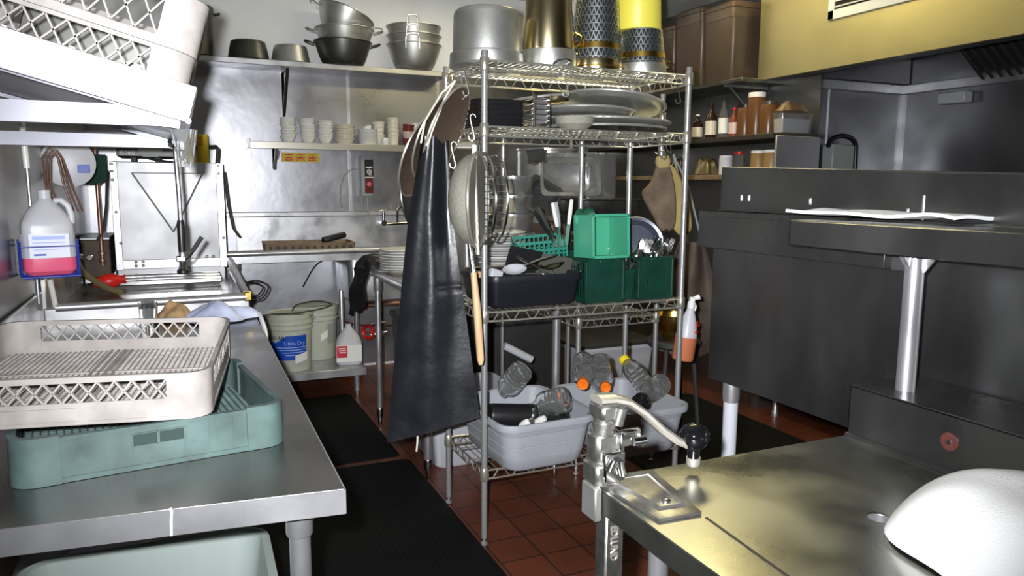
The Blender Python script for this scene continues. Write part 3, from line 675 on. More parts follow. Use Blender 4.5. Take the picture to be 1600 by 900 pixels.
obj('pot_body', MB().lathe([(.11, 0), (.135, .01), (.15, .2), (.15, .33), (.145, .335), (.14, .33), (.13, .02), (0, .015)], 32), M['alu_dark'], t)
obj('handle', MB().tube([(.15, -.02, .29), (.185, -.02, .30), (.185, .02, .30), (.15, .02, .29)], .006, 8), M['alu_dark'], t)
def wok(label, loc, r, h, rb, m, rot=(0, 0, 0), hang=0, group=None, loop='side', cat='bowl', ex=.62, hw=.048):
    t = thing('handled_bowl', label, cat, loc, rot=rot, group=group)
    pr = [(0, 0), (rb, 0), (rb+.012, .006)]+[(rb+(r-rb)*q**ex, h*q) for q in (.04, .1, .2, .35, .52, .7, .86)]+[(r, h), (r+.009, h+.002), (r+.009, h+.007), (r-.004, h+.006)]+[(rb+(r-rb)*q**ex-.0035, h*q+.002) for q in (.86, .6, .35, .15)]+[(rb-.003, .004), (0, .004)]
    obj('bowl_body', MB().lathe(pr, 40), m, t)
    for s in (0, 1):
        a = hang+PI*s; ca, sa = math.cos(a), math.sin(a)
        def q(rad_, tan_, z): return (ca*rad_-sa*tan_, sa*rad_+ca*tan_, z)
        if loop == 'side': pts = [q(r-.002, -.045, h-.02), q(r+.035, -.045, h-.008), q(r+.065, -.03, h+.002), q(r+.068, 0, h+.004), q(r+.065, .03, h+.002), q(r+.035, .045, h-.008), q(r-.002, .045, h-.02)]
        else: pts = [q(r+.004, -hw, h-.05), q(r+.014, -hw, h+.025), q(r+.014, -hw*.75, h+.052), q(r+.014, hw*.75, h+.052), q(r+.014, hw, h+.025), q(r+.004, hw, h-.05)]
        obj('loop_handle', MB().tube(pts, .006, 8), m, t)
    return t
wok('dark shiny wok with side loop handles at the bottom of the tilted wok stack', (1.145, 5.64, 2.3005), .2, .165, .13, M['alu_dark'], hang=rad(-8))
wok('grey wok with loop handles in the middle of the tilted wok stack', (1.16, 5.64, 2.387), .205, .17, .118, M['alu'], hang=rad(-14))
wok('grey wok tilted on top of the wok stack', (1.12, 5.645, 2.515), .2, .16, .11, M['alu'], rot=(rad(-3), rad(21), 0), hang=rad(-10))
for k, nm in enumerate(('lowest', 'middle', 'topmost')):
    wok(f'{nm} grey colander bowl with an upright front handle in the stack right of the woks', (1.685, 5.65, 2.3005+.066*k), .2, .185, .105, M['alu'], hang=rad(-109), loop='up', ex=.5, hw=.05-.006*k, group='stacked colander bowls')

# cup shelf with stacks
t = thing('wall_shelf', 'lower wall shelf holding bowls and cups above the yellow sign', 'shelf', (1.0, 5.7, 1.74))
obj('board', MB().box(.47, 1.72, 5.6, 5.838, 1.728, 1.738, .001).box(.47, 1.72, 5.596, 5.606, 1.695, 1.745, .003), M['wire'], t, world=True)
obj('end_lip', MB().box(.462, .474, 5.6, 5.838, 1.70, 1.765, .002), M['wire'], t, world=True)
bracket(.66, 1.728, .17, .2, .03, M['steel'], t)
def XS(px): return .744*1.014+(px-453)*.00478
CUPZ = 1.7385
def stack(n, px, r, h, off, rb, m, noun, where, cat, group, seed=0, y=5.69, name='rice_bowl', tilt=0):
    rnd = random.Random(seed); src = None
    for k in range(n):
        lab = f'{ORD[k]} {noun} up {where}' if k else f'lowest {noun} {where}'
        loc = (XS(px)+rnd.uniform(-.003, .003), y+rnd.uniform(-.003, .003), CUPZ+off*k); rot = (rad(rnd.uniform(-tilt, tilt)), rad(rnd.uniform(-tilt, tilt)), 0)
        if src is None:
            pr = [(0, 0), (rb, 0), (rb, .004), (rb+(r-rb)*.42, h*.3), (r*.87, h*.72), (r*.95, h*.9), (r, h*.95), (r, h), (r-.004, h), (r*.92, h*.88), (r*.84, h*.72), (rb, .008), (0, .008)]
            src = tag(obj(name, MB().lathe(pr, 26), m), lab, cat, group, loc, rot)
        else: dup(src, lab, loc, rot, group)
stack(7, 451, .059, .055, .0215, .028, M['china'], 'white rice bowl', 'in the leftmost stack on the cup shelf', 'bowl', 'rice bowls on the cup shelf', 1, tilt=2)
stack(7, 480, .059, .055, .021, .028, M['china'], 'white rice bowl', 'in the second cup-shelf stack from the left', 'bowl', 'rice bowls on the cup shelf', 2, tilt=2)
stack(6, 507, .059, .06, .022, .028, M['china'], 'white rice bowl', 'in the third cup-shelf stack from the left', 'bowl', 'rice bowls on the cup shelf', 3)
stack(9, 537, .076, .042, .0135, .045, M['china2'], 'cream dish', 'in the wavy stack right of the rice bowls', 'dish', 'cream dishes on the cup shelf', 4, name='side_dish', tilt=4)
stack(9, 573, .077, .035, .0108, .05, M['china'], 'flat white dish', 'in the low stack left of the tall cups', 'dish', 'white dishes on the cup shelf', 5, name='side_dish')
stack(4, 594, .047, .09, .031, .034, M['china2'], 'tall white cup', 'in the nested stack left of the small cup', 'cup', 'tall cups on the cup shelf', 6, name='cup', y=5.75)
stack(5, 614, .047, .09, .031, .034, M['china2'], 'tall cream cup', 'in the tallest nested stack beside the red bowls', 'cup', 'tall cups on the cup shelf', 7, name='cup')
stack(4, 655, .046, .085, .033, .034, M['china'], 'pale cup', 'in the stack right of the red bowls', 'cup', 'tall cups on the cup shelf', 8, name='cup', y=5.74)
cup = tag(obj('cup', MB().lathe([(0, 0), (.026, 0), (.03, .01), (.031, .06), (.028, .06), (.027, .01), (0, .008)], 22), M['china']), 'small white cup standing alone in front of the tall cups', 'cup', loc=(XS(598), 5.645, CUPZ))
cup = tag(obj('cup', MB().lathe([(0, 0), (.024, 0), (.03, .05), (.038, .10), (.035, .10), (.025, .01), (0, .008)], 22), M['china']), 'pale cup leaning behind the tall white cups', 'cup', loc=(XS(581), 5.79, CUPZ+.055), rot=(0, rad(-12), 0))
src = None
for k, (mm, lab, zz, flip) in enumerate(((M['redbowl'], 'red-brown bowl at the bottom of the red stack on the cup shelf', 0, 0), (M['pinkbowl'], 'pale pink bowl in the middle of the red stack', .052, 0), (M['redbowl'], 'red-brown bowl just above the pale pink bowl', .078, 0), (M['redbowl'], 'red-brown bowl topmost in the red stack', .105, 0))):
    tag(obj('sauce_bowl', MB().lathe([(0, 0), (.03, 0), (.032, .01), (.046, .06), (.043, .06), (.028, .012), (0, .01)], 24), mm), lab, 'bowl', 'red sauce bowls', (XS(637), 5.67, CUPZ+zz), (0, rad(2*k), 0))

# low shelf with buckets and jug under the sink
t = thing('low_shelf', 'low stainless shelf on short legs under the sink carrying buckets', 'shelf', (.78, 5.2, 0))
obj('shelf_top', MB().box(.42, 1.12, 4.98, 5.22, .196, .205, .001).box(.42, 1.12, 5.22, 5.75, .196, .205, .001).box(.42, 1.12, 4.975, 4.985, .15, .205, .003), M['steel'], t, world=True)
obj('leg', MB().lathe([(.017, .206), (.017, .70), (.015, .705)], 14, (1.02, 5.29, 0)), M['steel'], t, world=True)
for x, y in ((1.06, 5.02), (.46, 5.02), (1.06, 5.7), (.46, 5.7)): obj('leg', MB().lathe([(.010, 0), (.013, .03), (.02, .035), (.02, .197)], 12, (x, y, 0)), M['steel'], t, world=True)
def bucket(label, loc, rz, full):
    t = thing('bucket', label, 'bucket', loc, rz)
    pr = [(0, 0), (.128, 0), (.132, .006), (.143, .28), (.151, .285), (.151, .295), (.144, .30), (.144, .315), (.153, .32), (.153, .345), (.147, .35), (.147, .365), (.155, .368), (.155, .378), (.145, .378), (.14, .30), (.126, .01), (0, .01)]
    obj('bucket_body', MB().lathe(pr, 44), M['bucket'], t)
    obj('lid', MB().lathe([(.156, .36), (.158, .384), (.15, .388), (.144, .38), (0, .378)], 44), M['bucket'], t)
    def wrap(x, y, z, R=.1425): 
        a = -PI/2+x/R; q = R+(y-.1)*.04+z+.001; return (q*math.cos(a), q*math.sin(a), y)
    if full:
        obj('label_panel', MB().sheet(lambda u, v: wrap(-.155+.265*u, .085+v*(.165-.045*max(0, min(1, (.5-u)*4))), .0), 26, 6, .001), M['blue'], t, label='blue label')
        obj('brand_lettering', MB().text('ECOLAB', .036, lambda x, y, z: wrap(x-.1, y+.224, z+.001)), M['black'], t)
        obj('name_lettering', MB().text('Ultra Dry', .036, lambda x, y, z: wrap(x*.95+.03, y+.188, z+.0015)), M['ltblue'], t)
        lp = MB()
        for k in range(4): lp.sheet(lambda u, v, k=k: wrap(-.09+.02*k+u*(.19-.02*k), .168-.017*k+v*.005, .0012), 10, 1, .0006)
        obj('label_print', lp, M['ltblue'], t)
        obj('tag_paper', MB().sheet(lambda u, v: wrap(.03+.085*u, .06+.055*v+.02*u, .003), 8, 2, .001), M['white'], t, label='white paper tag')
    else:
        obj('label_panel', MB().sheet(lambda u, v: wrap(.03+.07*u, .12+v*.14, .0), 8, 2, .001), M['greybox'], t)
        obj('tag_paper', MB().sheet(lambda u, v: wrap(-.02+.05*u, .14+.05*v+.03*u, .003), 8, 2, .001), M['white'], t, label='white paper tag')
    obj('wire_handle', MB().tube([(-.156, 0, .33)]+[(-.165*math.cos(rad(a)), -.16*math.sin(rad(a))*.9, .345+.05*math.sin(rad(a))) for a in range(0, 181, 15)]+[(.156, 0, .33)], .003, 6), M['chrome'], t)
    return t
bucket('milky bucket with a blue label standing on the low shelf nearest the aisle', (.64, 5.14, .206), rad(-8), True)
bucket('milky bucket with a grey label standing behind the blue-labelled bucket', (.86, 5.42, .206), rad(10), False)
t = thing('cleaner_jug', 'white-and-red labelled chemical jug on the low shelf right of the buckets', 'jug', (1.03, 5.12, .206), rad(-10))
jl2 = [rr(.15, .12, .03, 0), rr(.175, .14, .04, .012), rr(.178, .142, .04, .15), rr(.15, .12, .045, .19), rr(.09, .08, .035, .235), rr(.045, .045, .022, .26), rr(.04, .04, .02, .28)]
obj('jug_body', MB().loft(jl2), M['greybin'], t)
obj('label_sheet', MB().box(-.086, .086, -.0745, -.0715, .03, .145), M['white'], t)
obj('red_panel', MB().box(-.084, -.012, -.0765, -.074, .06, .142), mat('label_red', (.6, .02, .05), .4), t)
rt = MB()
for k in range(3): rt.box(-.072+.004*k, -.022, -.078, -.0764, .12-.014*k, .127-.014*k)
obj('label_print', rt, M['white'], t)
# hoses and valve low on the back wall
H = [('coiled black cable hanging at the right end of the dish table', [(.30, 4.6, .80), (.31, 4.62, .86), (.40, 4.62, .88), (.46, 4.62, .84), (.42, 4.63, .77), (.34, 4.62, .77), (.315, 4.63, .82), (.36, 4.63, .87), (.43, 4.64, .84), (.40, 4.64, .79), (.34, 4.64, .78)], .0045, M['black']),
     ('dark tube looping over the lids of the two buckets', [(.40, 5.0, .60), (.55, 5.02, .605), (.68, 5.04, .60), (.86, 5.1, .612), (.93, 5.18, .625), (.84, 5.26, .64), (.70, 5.2, .63), (.66, 5.14, .6)], .005, M['darkbin']),
     ('black cable arching above the rear bucket down to the red valve', [(.80, 5.6, .70), (.92, 5.65, .86), (1.08, 5.7, .88), (1.22, 5.7, .72), (1.36, 5.7, .62), (1.6, 5.7, .66)], .005, M['black']),
     ('dark red hose running from the rear bucket to the sink legs', [(.98, 5.45, .50), (1.08, 5.48, .44), (1.2, 5.5, .40), (1.5, 5.5, .38), (1.72, 5.5, .37)], .006, mat('dark_red_rubber', (.12, .02, .03), .5))]
for lab, pts, r_, mm in H: tag(obj('cable', MB().tube(smoothpts(pts), r_, 8), mm), lab, 'cable')
t = thing('wall_pipes', 'rusty horizontal pipes low on the back wall behind the sink legs', 'pipe', (1.6, 5.78, .5))
obj('pipe', MB().tube([(-.4, 0, 0), (.5, 0, .01)], .02, 10), M['copper'], t); obj('pipe', MB().tube([(-.3, 0, .25), (.5, 0, .22)], .016, 10), M['near_black'], t)
t = thing('gas_valve', 'chrome valve with a red handwheel beyond the sink legs', 'valve', (1.30, 5.60, .30))
obj('handwheel', MB().ring((-.03, -.03, .03), .05, .013, 24, 8, (rad(70), 0, rad(25))).tube([(-.075, -.02, .03), (.015, -.04, .03)], .008, 8), M['red'], t)
obj('valve_body', MB().tube([(0, 0, 0), (.12, -.02, .02)], .025, 12).tube([(.06, 0, 0), (.06, 0, .08)], .014, 10).tube([(.0, -.01, .09), (.12, -.02, .1)], .01, 8).tube([(.06, 0, 0), (.06, 0, -.30)], .012, 8), M['chrome'], t)
# ---------------------------------------------------------------- middle table with plates
t = thing('work_table', 'steel table with a rolled edge behind the wire shelving carrying plates and pans', 'table', (1.37, 3.8, 0))
obj('tabletop', MB().box(1.05, 1.71, 3.18, 4.48, .915, .922, .002), M['steel'], t, world=True)
obj('rolled_edge', MB().tube([(1.045, 3.18, .922), (1.045, 4.46, .922)], .021, 12).tube([(1.045, 4.46, .922), (1.71, 4.46, .922)], .021, 12), M['steel'], t, world=True)
leg(1.05, 4.33, .9, t, .018); leg(1.06, 3.40, .9, t, .0205); leg(1.645, 3.17, .9, t, .0205); leg(1.66, 4.38, .9, t, .0205)
def plate(r, h=.022):
    return MB().lathe([(0, 0), (r*.6, 0), (r*.62, .003), (r, h-.004), (r, h), (r-.004, h), (r*.6, .006), (0, .006)], 36)
def plates(n, x, y, z, r, off, where, group, seed):
    rnd = random.Random(seed); src = None
    for k in range(n):
        lab = f'{ORD[k]} white plate up {where}' if k else f'lowest white plate {where}'
        loc = (x+rnd.uniform(-.004, .004), y+rnd.uniform(-.004, .004), z+k*off)
        if src is None: src = tag(obj('dinner_plate', plate(r), M['china']), lab, 'plate', group, loc)
        else: dup(src, lab, loc, (0, 0, 0), group)
plates(8, 1.185, 4.26, .946, .135, .0155, 'in the stack at the far left of the middle table', 'plates on the middle table', 1)
plates(13, 1.42, 3.36, .923, .135, .0235, 'in the tall stack behind the black utensil tub', 'plates behind the utensil tub', 2)
def bagf(u, v):
    th = rad(20+320*u); r = .10+.035*math.sin(v*PI)+.01*math.sin(th*5+v*4)
    z = 1.10-.36*v
    cx = 1.115-.13*v; cy = 4.44+.02*v
    k = .25 if v < .02 else 1
    return (cx+r*k*.85*math.cos(th), cy+r*k*.8*math.sin(th), z)
t = thing('plastic_bag', 'black bin bag slumped over the far left corner of the middle table', 'bag', (1.08, 4.44, .75))
obj('bag_body', MB().loft([[(1.07+.11*math.cos(a)*r, 4.50+.07*math.sin(a)*r, z) for a in [2*PI*k/20 for k in range(20)]] for r, z in ((.1, 1.03), (.6, 1.02), (1.0, .98), (1.1, .947))]), M['apron'], t, world=True, smooth=80)
obj('bag_flap', MB().sheet(lambda u, v: (1.02-.06*u-.045*v+.01*math.sin(v*9), 4.40+.14*u, 1.0-.05*u-.29*v+.01*math.sin(u*12)), 10, 14, .015), M['blackr'], t, world=True, smooth=80)

# ---------------------------------------------------------------- wire shelving builder
def wire_shelf(w, d):
    m = MB(); R = .0038
    for z in (0, -.036):
        m.tube([(0, 0, z), (w, 0, z), (w, d, z), (0, d, z)], R, 6, closed=True)
    def zig(a, b, n):
        a = Vector(a); b = Vector(b); pts = []
        for k in range(n):
            for f, z in ((0, -.033), (.22, -.033), (.45, -.003), (.78, -.003)):
                p = a+(b-a)*((k+f)/n); pts.append((p.x, p.y, z))
        pts.append((b.x, b.y, -.033)); m.tube(pts, .0028, 5)
    n = max(4, int(w/.085)); k = max(3, int(d/.085))
    zig((.02, 0, 0), (w-.02, 0, 0), n); zig((.02, d, 0), (w-.02, d, 0), n); zig((0, .02, 0), (0, d-.02, 0), k); zig((w, .02, 0), (w, d-.02, 0), k)
    x = .03
    while x < w-.01: m.tube([(x, 0, .003), (x, d, .003)], .0018, 5); x += .026
    for y in (d*.33, d*.66): m.tube([(0, y, -.003), (w, y, -.003)], .003, 6)
    for x in (0, w):
        for y in (0, d): m.lathe([(.0165, -.04), (.019, -.036), (.0175, .008), (.0155, .012)], 14, (x, y, 0))
    return m
def post_mesh(h, r=.0127):
    pr = [(.008, 0), (.014, .004), (.014, .012), (.006, .016), (.006, .03), (r, .034)]; z = .06
    while z < h-.02: pr += [(r, z-.0012), (r-.0011, z-.0006), (r-.0011, z+.0006), (r, z+.0012)]; z += .0254
    return MB().lathe(pr+[(r, h-.006), (r-.003, h), (0, h)], 12)
def wire_unit(label, x, y, w, d, h, levels):
    t = thing('wire_shelving_unit', label, 'shelving unit', (x, y, 0))
    for px in (0, w):
        for py in (0, d): obj('post', post_mesh(h).at(), M['post'], t).location = (px, py, 0)
    for z in levels: obj('wire_shelf', wire_shelf(w, d), M['wire'], t).location = (0, 0, z)
    return t
UX, UY, UW, UD = 1.061, 2.653, .927, .4375
Z4, Z3, Z2, Z1 = .315, .957, 1.668, 1.909
wire_unit('four-tier chrome wire shelving unit in the middle holding pots, baskets and tubs', UX, UY, UW, UD, 1.946, (Z4, Z3, Z2, Z1))
wire_unit('chrome wire shelving unit standing behind the front wire shelving', 1.765, 3.165, .455, .95, 1.90, (.79, 1.215, 1.80))
tpz = .0052
def shook(label, loc, rz=0, s=1, grp=None):
    pts = [(-.012*s, 0, -.02*s), (-.016*s, 0, -.01*s), (-.01*s, 0, 0), (0, 0, .012*s), (.008*s, 0, .045*s), (.0, 0, .052*s), (-.008*s, 0, .045*s)]
    pts = [(.014*s, 0, .04*s), (.010*s, 0, .05*s), (.0, 0, .053*s), (-.009*s, 0, .045*s), (-.006*s, 0, .02*s), (.004*s, 0, -.02*s), (.009*s, 0, -.045*s), (0, 0, -.056*s), (-.012*s, 0, -.05*s), (-.016*s, 0, -.035*s)]
    return tag(obj('wire_hook', MB().tube(pts, .0022, 6), M['chrome']), label, 'hook', grp, loc, (0, 0, rz))
HG = 'wire hooks on the shelving'
# top shelf pots
T = Z1+.005
t = thing('stock_pot', 'large dull aluminium pot upside down on the left of the top wire shelf', 'pot', (1.157, 2.87, T))
obj('pot_body', MB().lathe([(.148, 0), (.150, .004), (.147, .052), (.136, .058), (.132, .2), (.127, .215), (.118, .222), (0, .222)], 44), M['alu'], t)
obj('rim', MB().ring((0, 0, .006), .149, .005, 44, 8), M['alu'], t)
t = thing('stock_pot', 'tall golden strainer pot with a silver base right of the upturned aluminium pot', 'pot', (1.432, 2.87, T))
obj('base_band', MB().lathe([(.118, 0), (.12, .004), (.117, .082), (.112, .085)], 40), M['alu'], t, label='silver band at the bottom')
obj('pot_body', MB().lathe([(.112, .083), (.114, .09), (.098, .26), (.096, .36), (.09, .36), (.09, .09)], 40), M['gold'], t)
obj('handle', MB().tube([(.1, -.045, .1), (.125, -.055, .115), (.128, -.055, .15), (.103, -.045, .165)], .007, 8), M['brass'], t)
obj('loop_handle', MB().tube([(-.03, -.112, .02), (-.028, -.15, .03), (.0, -.158, .034), (.028, -.15, .03), (.03, -.112, .02)], .006, 8), M['chrome'], t)
def strainer(label, x, h, r0, r1, two):
    t = thing('strainer_pot', label, 'strainer', (x, 2.87, T))
    obj('base_band', MB().lathe([(r0+.002, 0), (r0+.004, .004), (r0, .06), (r0-.002, .062)], 40), M['gold'] if two else M['alu'], t)
    obj('mesh_wall', MB().lathe([(r0-.002, .06), (r1, h), (r1-.004, h), (r0-.006, .06)], 60), M['perf'], t, smooth=60)
    zb = .115 if two else .095; q = r0-.002+(r1-r0)*(zb-.06)/(h-.06)
    obj('brass_band', MB().lathe([(q+.001, zb-.012), (q+.004, zb-.01), (q+.003, zb+.012), (q, zb+.013)], 48), M['brass'], t)
    if two: obj('lower_ring', MB().ring((0, 0, .032), r0+.004, .003, 40, 6), M['brass'], t)
    for s in (-1, 1): obj('handle_lug', MB().tube([(s*(r0-.01), -.02, .05), (s*(r0+.02), -.025, .055), (s*(r0+.02), -.025, .08), (s*(r0-.012), -.02, .085)], .006, 8), M['brass'], t)
strainer('tall perforated strainer with two brass bands in the middle of the top wire shelf', 1.66, .36, .112, .088, True)
strainer('shorter perforated strainer under the yellow bucket on the top wire shelf', 1.892, .205, .108, .088, False)
t = thing('bucket', 'yellow bucket upended over the shorter perforated strainer', 'bucket', (1.885, 2.90, T+.206))
obj('bucket_body', MB().lathe([(.102, 0), (.106, .006), (.095, .24), (0, .24)], 36), M['ybucket'], t)
t = thing('spice_jar', 'pale jar with black lid at the right end of the top wire shelf', 'jar', (2.035, 2.96, T))
t.location = (1.95, 3.06, T)
obj('jar_body', MB().lathe([(0, 0), (.027, 0), (.028, .1), (.02, .105), (0, .105)], 20), M['greybin'], t); obj('lid', MB().lathe([(.024, .105), (.026, .108), (.026, .15), (0, .152)], 20), M['black'], t)

# second shelf: trays and black baskets
mat_rim = mat('pale_tray_rim', (.6, .6, .56), .35, .7)
S = Z2+.005
def tray(label, x, y, z, r, rot=(0, 0, 0), m='alu', d=.022):
    t = tag(obj('round_tray', MB().lathe([(0, 0), (r*.9, 0), (r*.93, .003), (r, d-.004), (r+.012, d-.003), (r+.012, d), (r-.003, d), (r*.91, .006), (0, .006)], 56), M[m]), label, 'tray', 'round trays on the second wire shelf', (x, y, z), rot)
    obj('rim', MB().ring((0, 0, d-.001), r+.007, .0055, 60, 8), mat_rim, t); return t
tray('lowest wide round tray on the second wire shelf', 1.70, 2.90, S, .285, m='alu_dark')
tray('second wide round tray up, with a pale rim, on the second wire shelf', 1.705, 2.88, S+.03, .285, (rad(.8), rad(1), 0))
tray('dark round tray second from the top of the tray pile', 1.62, 2.90, S+.068, .215, (rad(-2), rad(1.2), 0), 'pan')
tray('topmost round tray tilted to the right on the tray pile', 1.745, 2.87, S+.108, .225, (rad(-5), rad(8), 0))
tray('yellowish round tray at the back left of the tray pile', 1.47, 3.0, S+.12, .15, (rad(-4), rad(-5), 0), 'gold')
for k in range(6):
    tag(obj('black_basket', MB().loft([rr(.19, .27, .02, 0), rr(.2, .28, .025, .014), rr(.206, .286, .025, .015), rr(.206, .286, .025, .018), rr(.19, .27, .02, .016), rr(.18, .26, .02, .003)]), M['black']), (f'{ORD[k]} black plastic tray up' if k else 'lowest black plastic tray')+' in the left stack on the second wire shelf', 'tray', 'black trays on the second wire shelf', (1.18, 2.90, S+.0185*k))
t = thing('wire_rack', 'small chrome wire rack beside the black trays on the second wire shelf', 'rack', (1.325, 2.78, S))
wr_ = MB()
for k in range(6): wr_.tube([(-.03, -.08, .012+.02*k), (.035, -.08, .012+.02*k), (.035, .08, .012+.02*k), (-.03, .08, .012+.02*k)], .002, 5, closed=True)
obj('wire_frame', wr_, M['chrome'], t)
[obj('upright', MB().tube([(a, b, 0), (a, b, h)], .003, 6), M['chrome'], t) for a, b, h in ((-.03, -.08, .13), (.035, -.08, .13), (0, 0, .15))]
obj('back_panel', MB().box(-.03, .035, -.06, -.057, .02, .12), M['pan'], t)
tag(obj('mesh_basket', MB().lathe([(.05, 0), (.075, .02), (.08, .05), (.074, .05), (.048, .004), (0, .004)], 26), M['smesh']), 'shallow fine mesh basket lying at the front of the tray pile', 'basket', loc=(1.47, 2.70, S+.0))
tag(obj('lid', MB().lathe([(0, 0), (.09, 0), (.095, .006), (.07, .02), (0, .026)], 30), M['china2']), 'cream lid under the second wire shelf at its back left', 'lid', loc=(1.13, 3.04, Z2-.068), rot=(0, 0, 0))

# apron, strainers hanging left of the wire unit
rd = Vector((.9139, -.4058, 0)); nd = Vector((-.4058, -.9139, 0))   # rightward along the hanging cloth, and toward the aisle
AC = Vector((.86, 2.70, 0))
def apf(u, v):
    # u across, v down; folded lengthwise
    zt = 1.615; wt = .052; zb = .495
    w = .046+.137*v; cx = .017*max(0, 1-4*v)+.004*v
    a = (u-.5)*2
    x = cx+w*a; z = zt+(zb-zt)*v+.03*a*v*(v > .5)+.02*(v**6)*a-(0 if v > .06 else -.012*math.cos(a*5))
    dep = (.035*math.cos(a*2.4+.5)+.006*math.sin(a*7+2*v))*(1-.55*v)+.012*math.sin(v*13+a*3)*v*(1-v)
    p = AC+rd*x+nd*dep; return (p.x, p.y, z)
t = thing('apron', 'long black vinyl apron hanging from the left end of the wire shelving', 'apron', (.86, 2.70, .5))
obj('apron_body', MB().sheet(apf, 40, 60, .005), M['apron'], t, world=True, smooth=80)
ap = MB()
def A(x, z, d=.03): p = AC+rd*x+nd*d; return (p.x, p.y, z)
ap.tube([A(-.028, 1.60), A(-.012, 1.68), A(.05, 1.78), A(.10, 1.825)], .004, 6).tube([A(.0, 1.60), A(.012, 1.64), A(.06, 1.76), A(.10, 1.825)], .004, 6)
ap.tube([A(-.005, 1.59, .035), A(-.006, 1.625, .035)], .007, 6)
obj('neck_strap', ap, M['china2'], t, world=True)
obj('waist_tie', MB().tube([A(-.055, .52, .0), A(-.058, .45, .0), A(-.062, .41, .0)], .004, 6), M['china2'], t, world=True)
def hung_disc(label, cx, z, r, dep, yawd, m, tilt=12, rim='rimlight', grp='round strainers hanging on the wire shelving', thick=.012):
    p = AC+rd*cx+nd*dep; e_ = rad(yawd); nz_ = (rd*math.cos(e_)+nd*math.sin(e_)).normalized(); up_ = Vector((0, 0, 1)); xx_ = up_.cross(nz_)
    R_ = Matrix.Rotation(rad(-tilt), 3, nd) @ Matrix((xx_, up_, nz_)).transposed()
    t = thing('hanging_strainer', label, 'strainer', (p.x, p.y, z), rot=tuple(R_.to_euler()), group=grp)
    obj('mesh_disc', MB().lathe([(0, -.03), (r*.5, -.024), (r*.9, -.008), (r, 0), (r, .003), (r*.9, -.005), (r*.5, -.02), (0, -.026)], 40), M[m], t)
    obj('rim', MB().ring((0, 0, 0), r, .0048, 44, 8), M[rim], t)
    return t
for k, (cx, z, r, dep, yw, lab) in enumerate(((.055, 1.655, .18, -.12, 13, 'brown mesh strainer hanging nearest the apron straps'), (.012, 1.635, .18, -.15, 14, 'middle brown mesh strainer behind the apron straps'), (-.045, 1.57, .18, -.19, 15, 'rearmost brown mesh strainer beside the red bowls'))):
    hung_disc(lab, cx, z, r, dep, yw, 'mesh', 24)
t = hung_disc('dark round pan hanging behind the apron below the cup shelf', -.09, 1.40, .13, -.22, 14, 'alu_dark', -6, 'alu_dark')
t.name = 'round_pan'; t['category'] = 'pan'; del t['group']
# fine sieves and ladles by the front-left post
t = thing('sieve', 'large fine-mesh sieve hanging at the front left post of the wire shelving', 'sieve', (.992, 2.54, 1.395), rot=(rad(90), 0, rad(-24+80)))
obj('mesh_bowl', MB().lathe([(.17, 0), (.162, -.035), (.14, -.065), (.09, -.09), (.03, -.10), (0, -.101), (0, -.098), (.03, -.097), (.09, -.087), (.137, -.062), (.159, -.033), (.167, 0)], 44), M['smesh'], t)
t.children[0].scale = (1.0, 1.0, 1.0)
obj('rim', MB().ring((0, 0, 0), .171, .007, 48, 8), M['rimlight'], t)
obj('hook_loop', MB().tube([(-.02, .17, 0), (-.02, .20, .0), (.0, .212, 0), (.02, .20, 0), (.02, .17, 0)], .005, 8), M['chrome'], t)
for k, (dx_, lab, rr_) in enumerate(((.035, 'first thin-rimmed skimmer hanging right beside the fine sieve', .165), (.055, 'second thin-rimmed skimmer hanging behind the front left post', .16), (.075, 'third thin-rimmed skimmer hanging right of the front left post', .16))):
    p = Vector((.985, 2.55, 0))+rd*dx_
    t = thing('skimmer', lab, 'skimmer', (p.x, p.y+.02+.02*k if k < 1 else p.y+.02, 1.40), rot=(rad(90), 0, rad(-24-72)), group='skimmers at the front left post')
    if k == 2: t.location = (1.083, 2.60, 1.40)
    if k == 1: t.location = (1.036, 2.60, 1.40); 
    obj('rim', MB().ring((0, 0, 0), rr_, .0045, 44, 8), M['chrome'], t)
    g_ = MB()
    for q in range(-5, 6):
        yy = q*.026; hw_ = math.sqrt(max(0, rr_**2-yy**2)); g_.tube([(-hw_, yy, 0), (0, yy, -.02*(1-(yy/rr_)**2)), (hw_, yy, 0)], .0012, 4)
    obj('wire_mesh', g_, M['chrome'], t)
t = thing('ladle', 'long ladle with a wooden handle hanging in front of the wire shelving post', 'ladle', (.972, 2.475, .80))
obj('wood_handle', MB().tube([(.004, 0, .0), (.003, 0, .02), (-.006, .01, .2), (-.012, .03, .335)], .013, 14, radii=[.008, .0135, .0145, .0115]), M['wood'], t, label='pale wooden grip')
obj('metal_ferrule', MB().tube([(-.012, .03, .33), (-.022, .05, .455)], .011, 14, r1=.009), M['chrome'], t)
obj('hanging_hook', MB().tube([(-.022, .05, .45), (-.024, .05, .475), (-.035, .05, .485), (-.05, .05, .478), (-.054, .05, .465)], .0045, 8), M['chrome'], t)
t = thing('hanging_utensil', 'second hanging utensil with white-metal shank beside the sieve rim', 'utensil', (.975, 2.50, 1.20))
obj('shank', MB().tube([(0, 0, 0), (-.006, .02, .35)], .008, 12), M['rimlight'], t)
obj('tip', MB().tube([(-.006, .02, .34), (-.006, .02, .39)], .009, 12), M['white'], t)
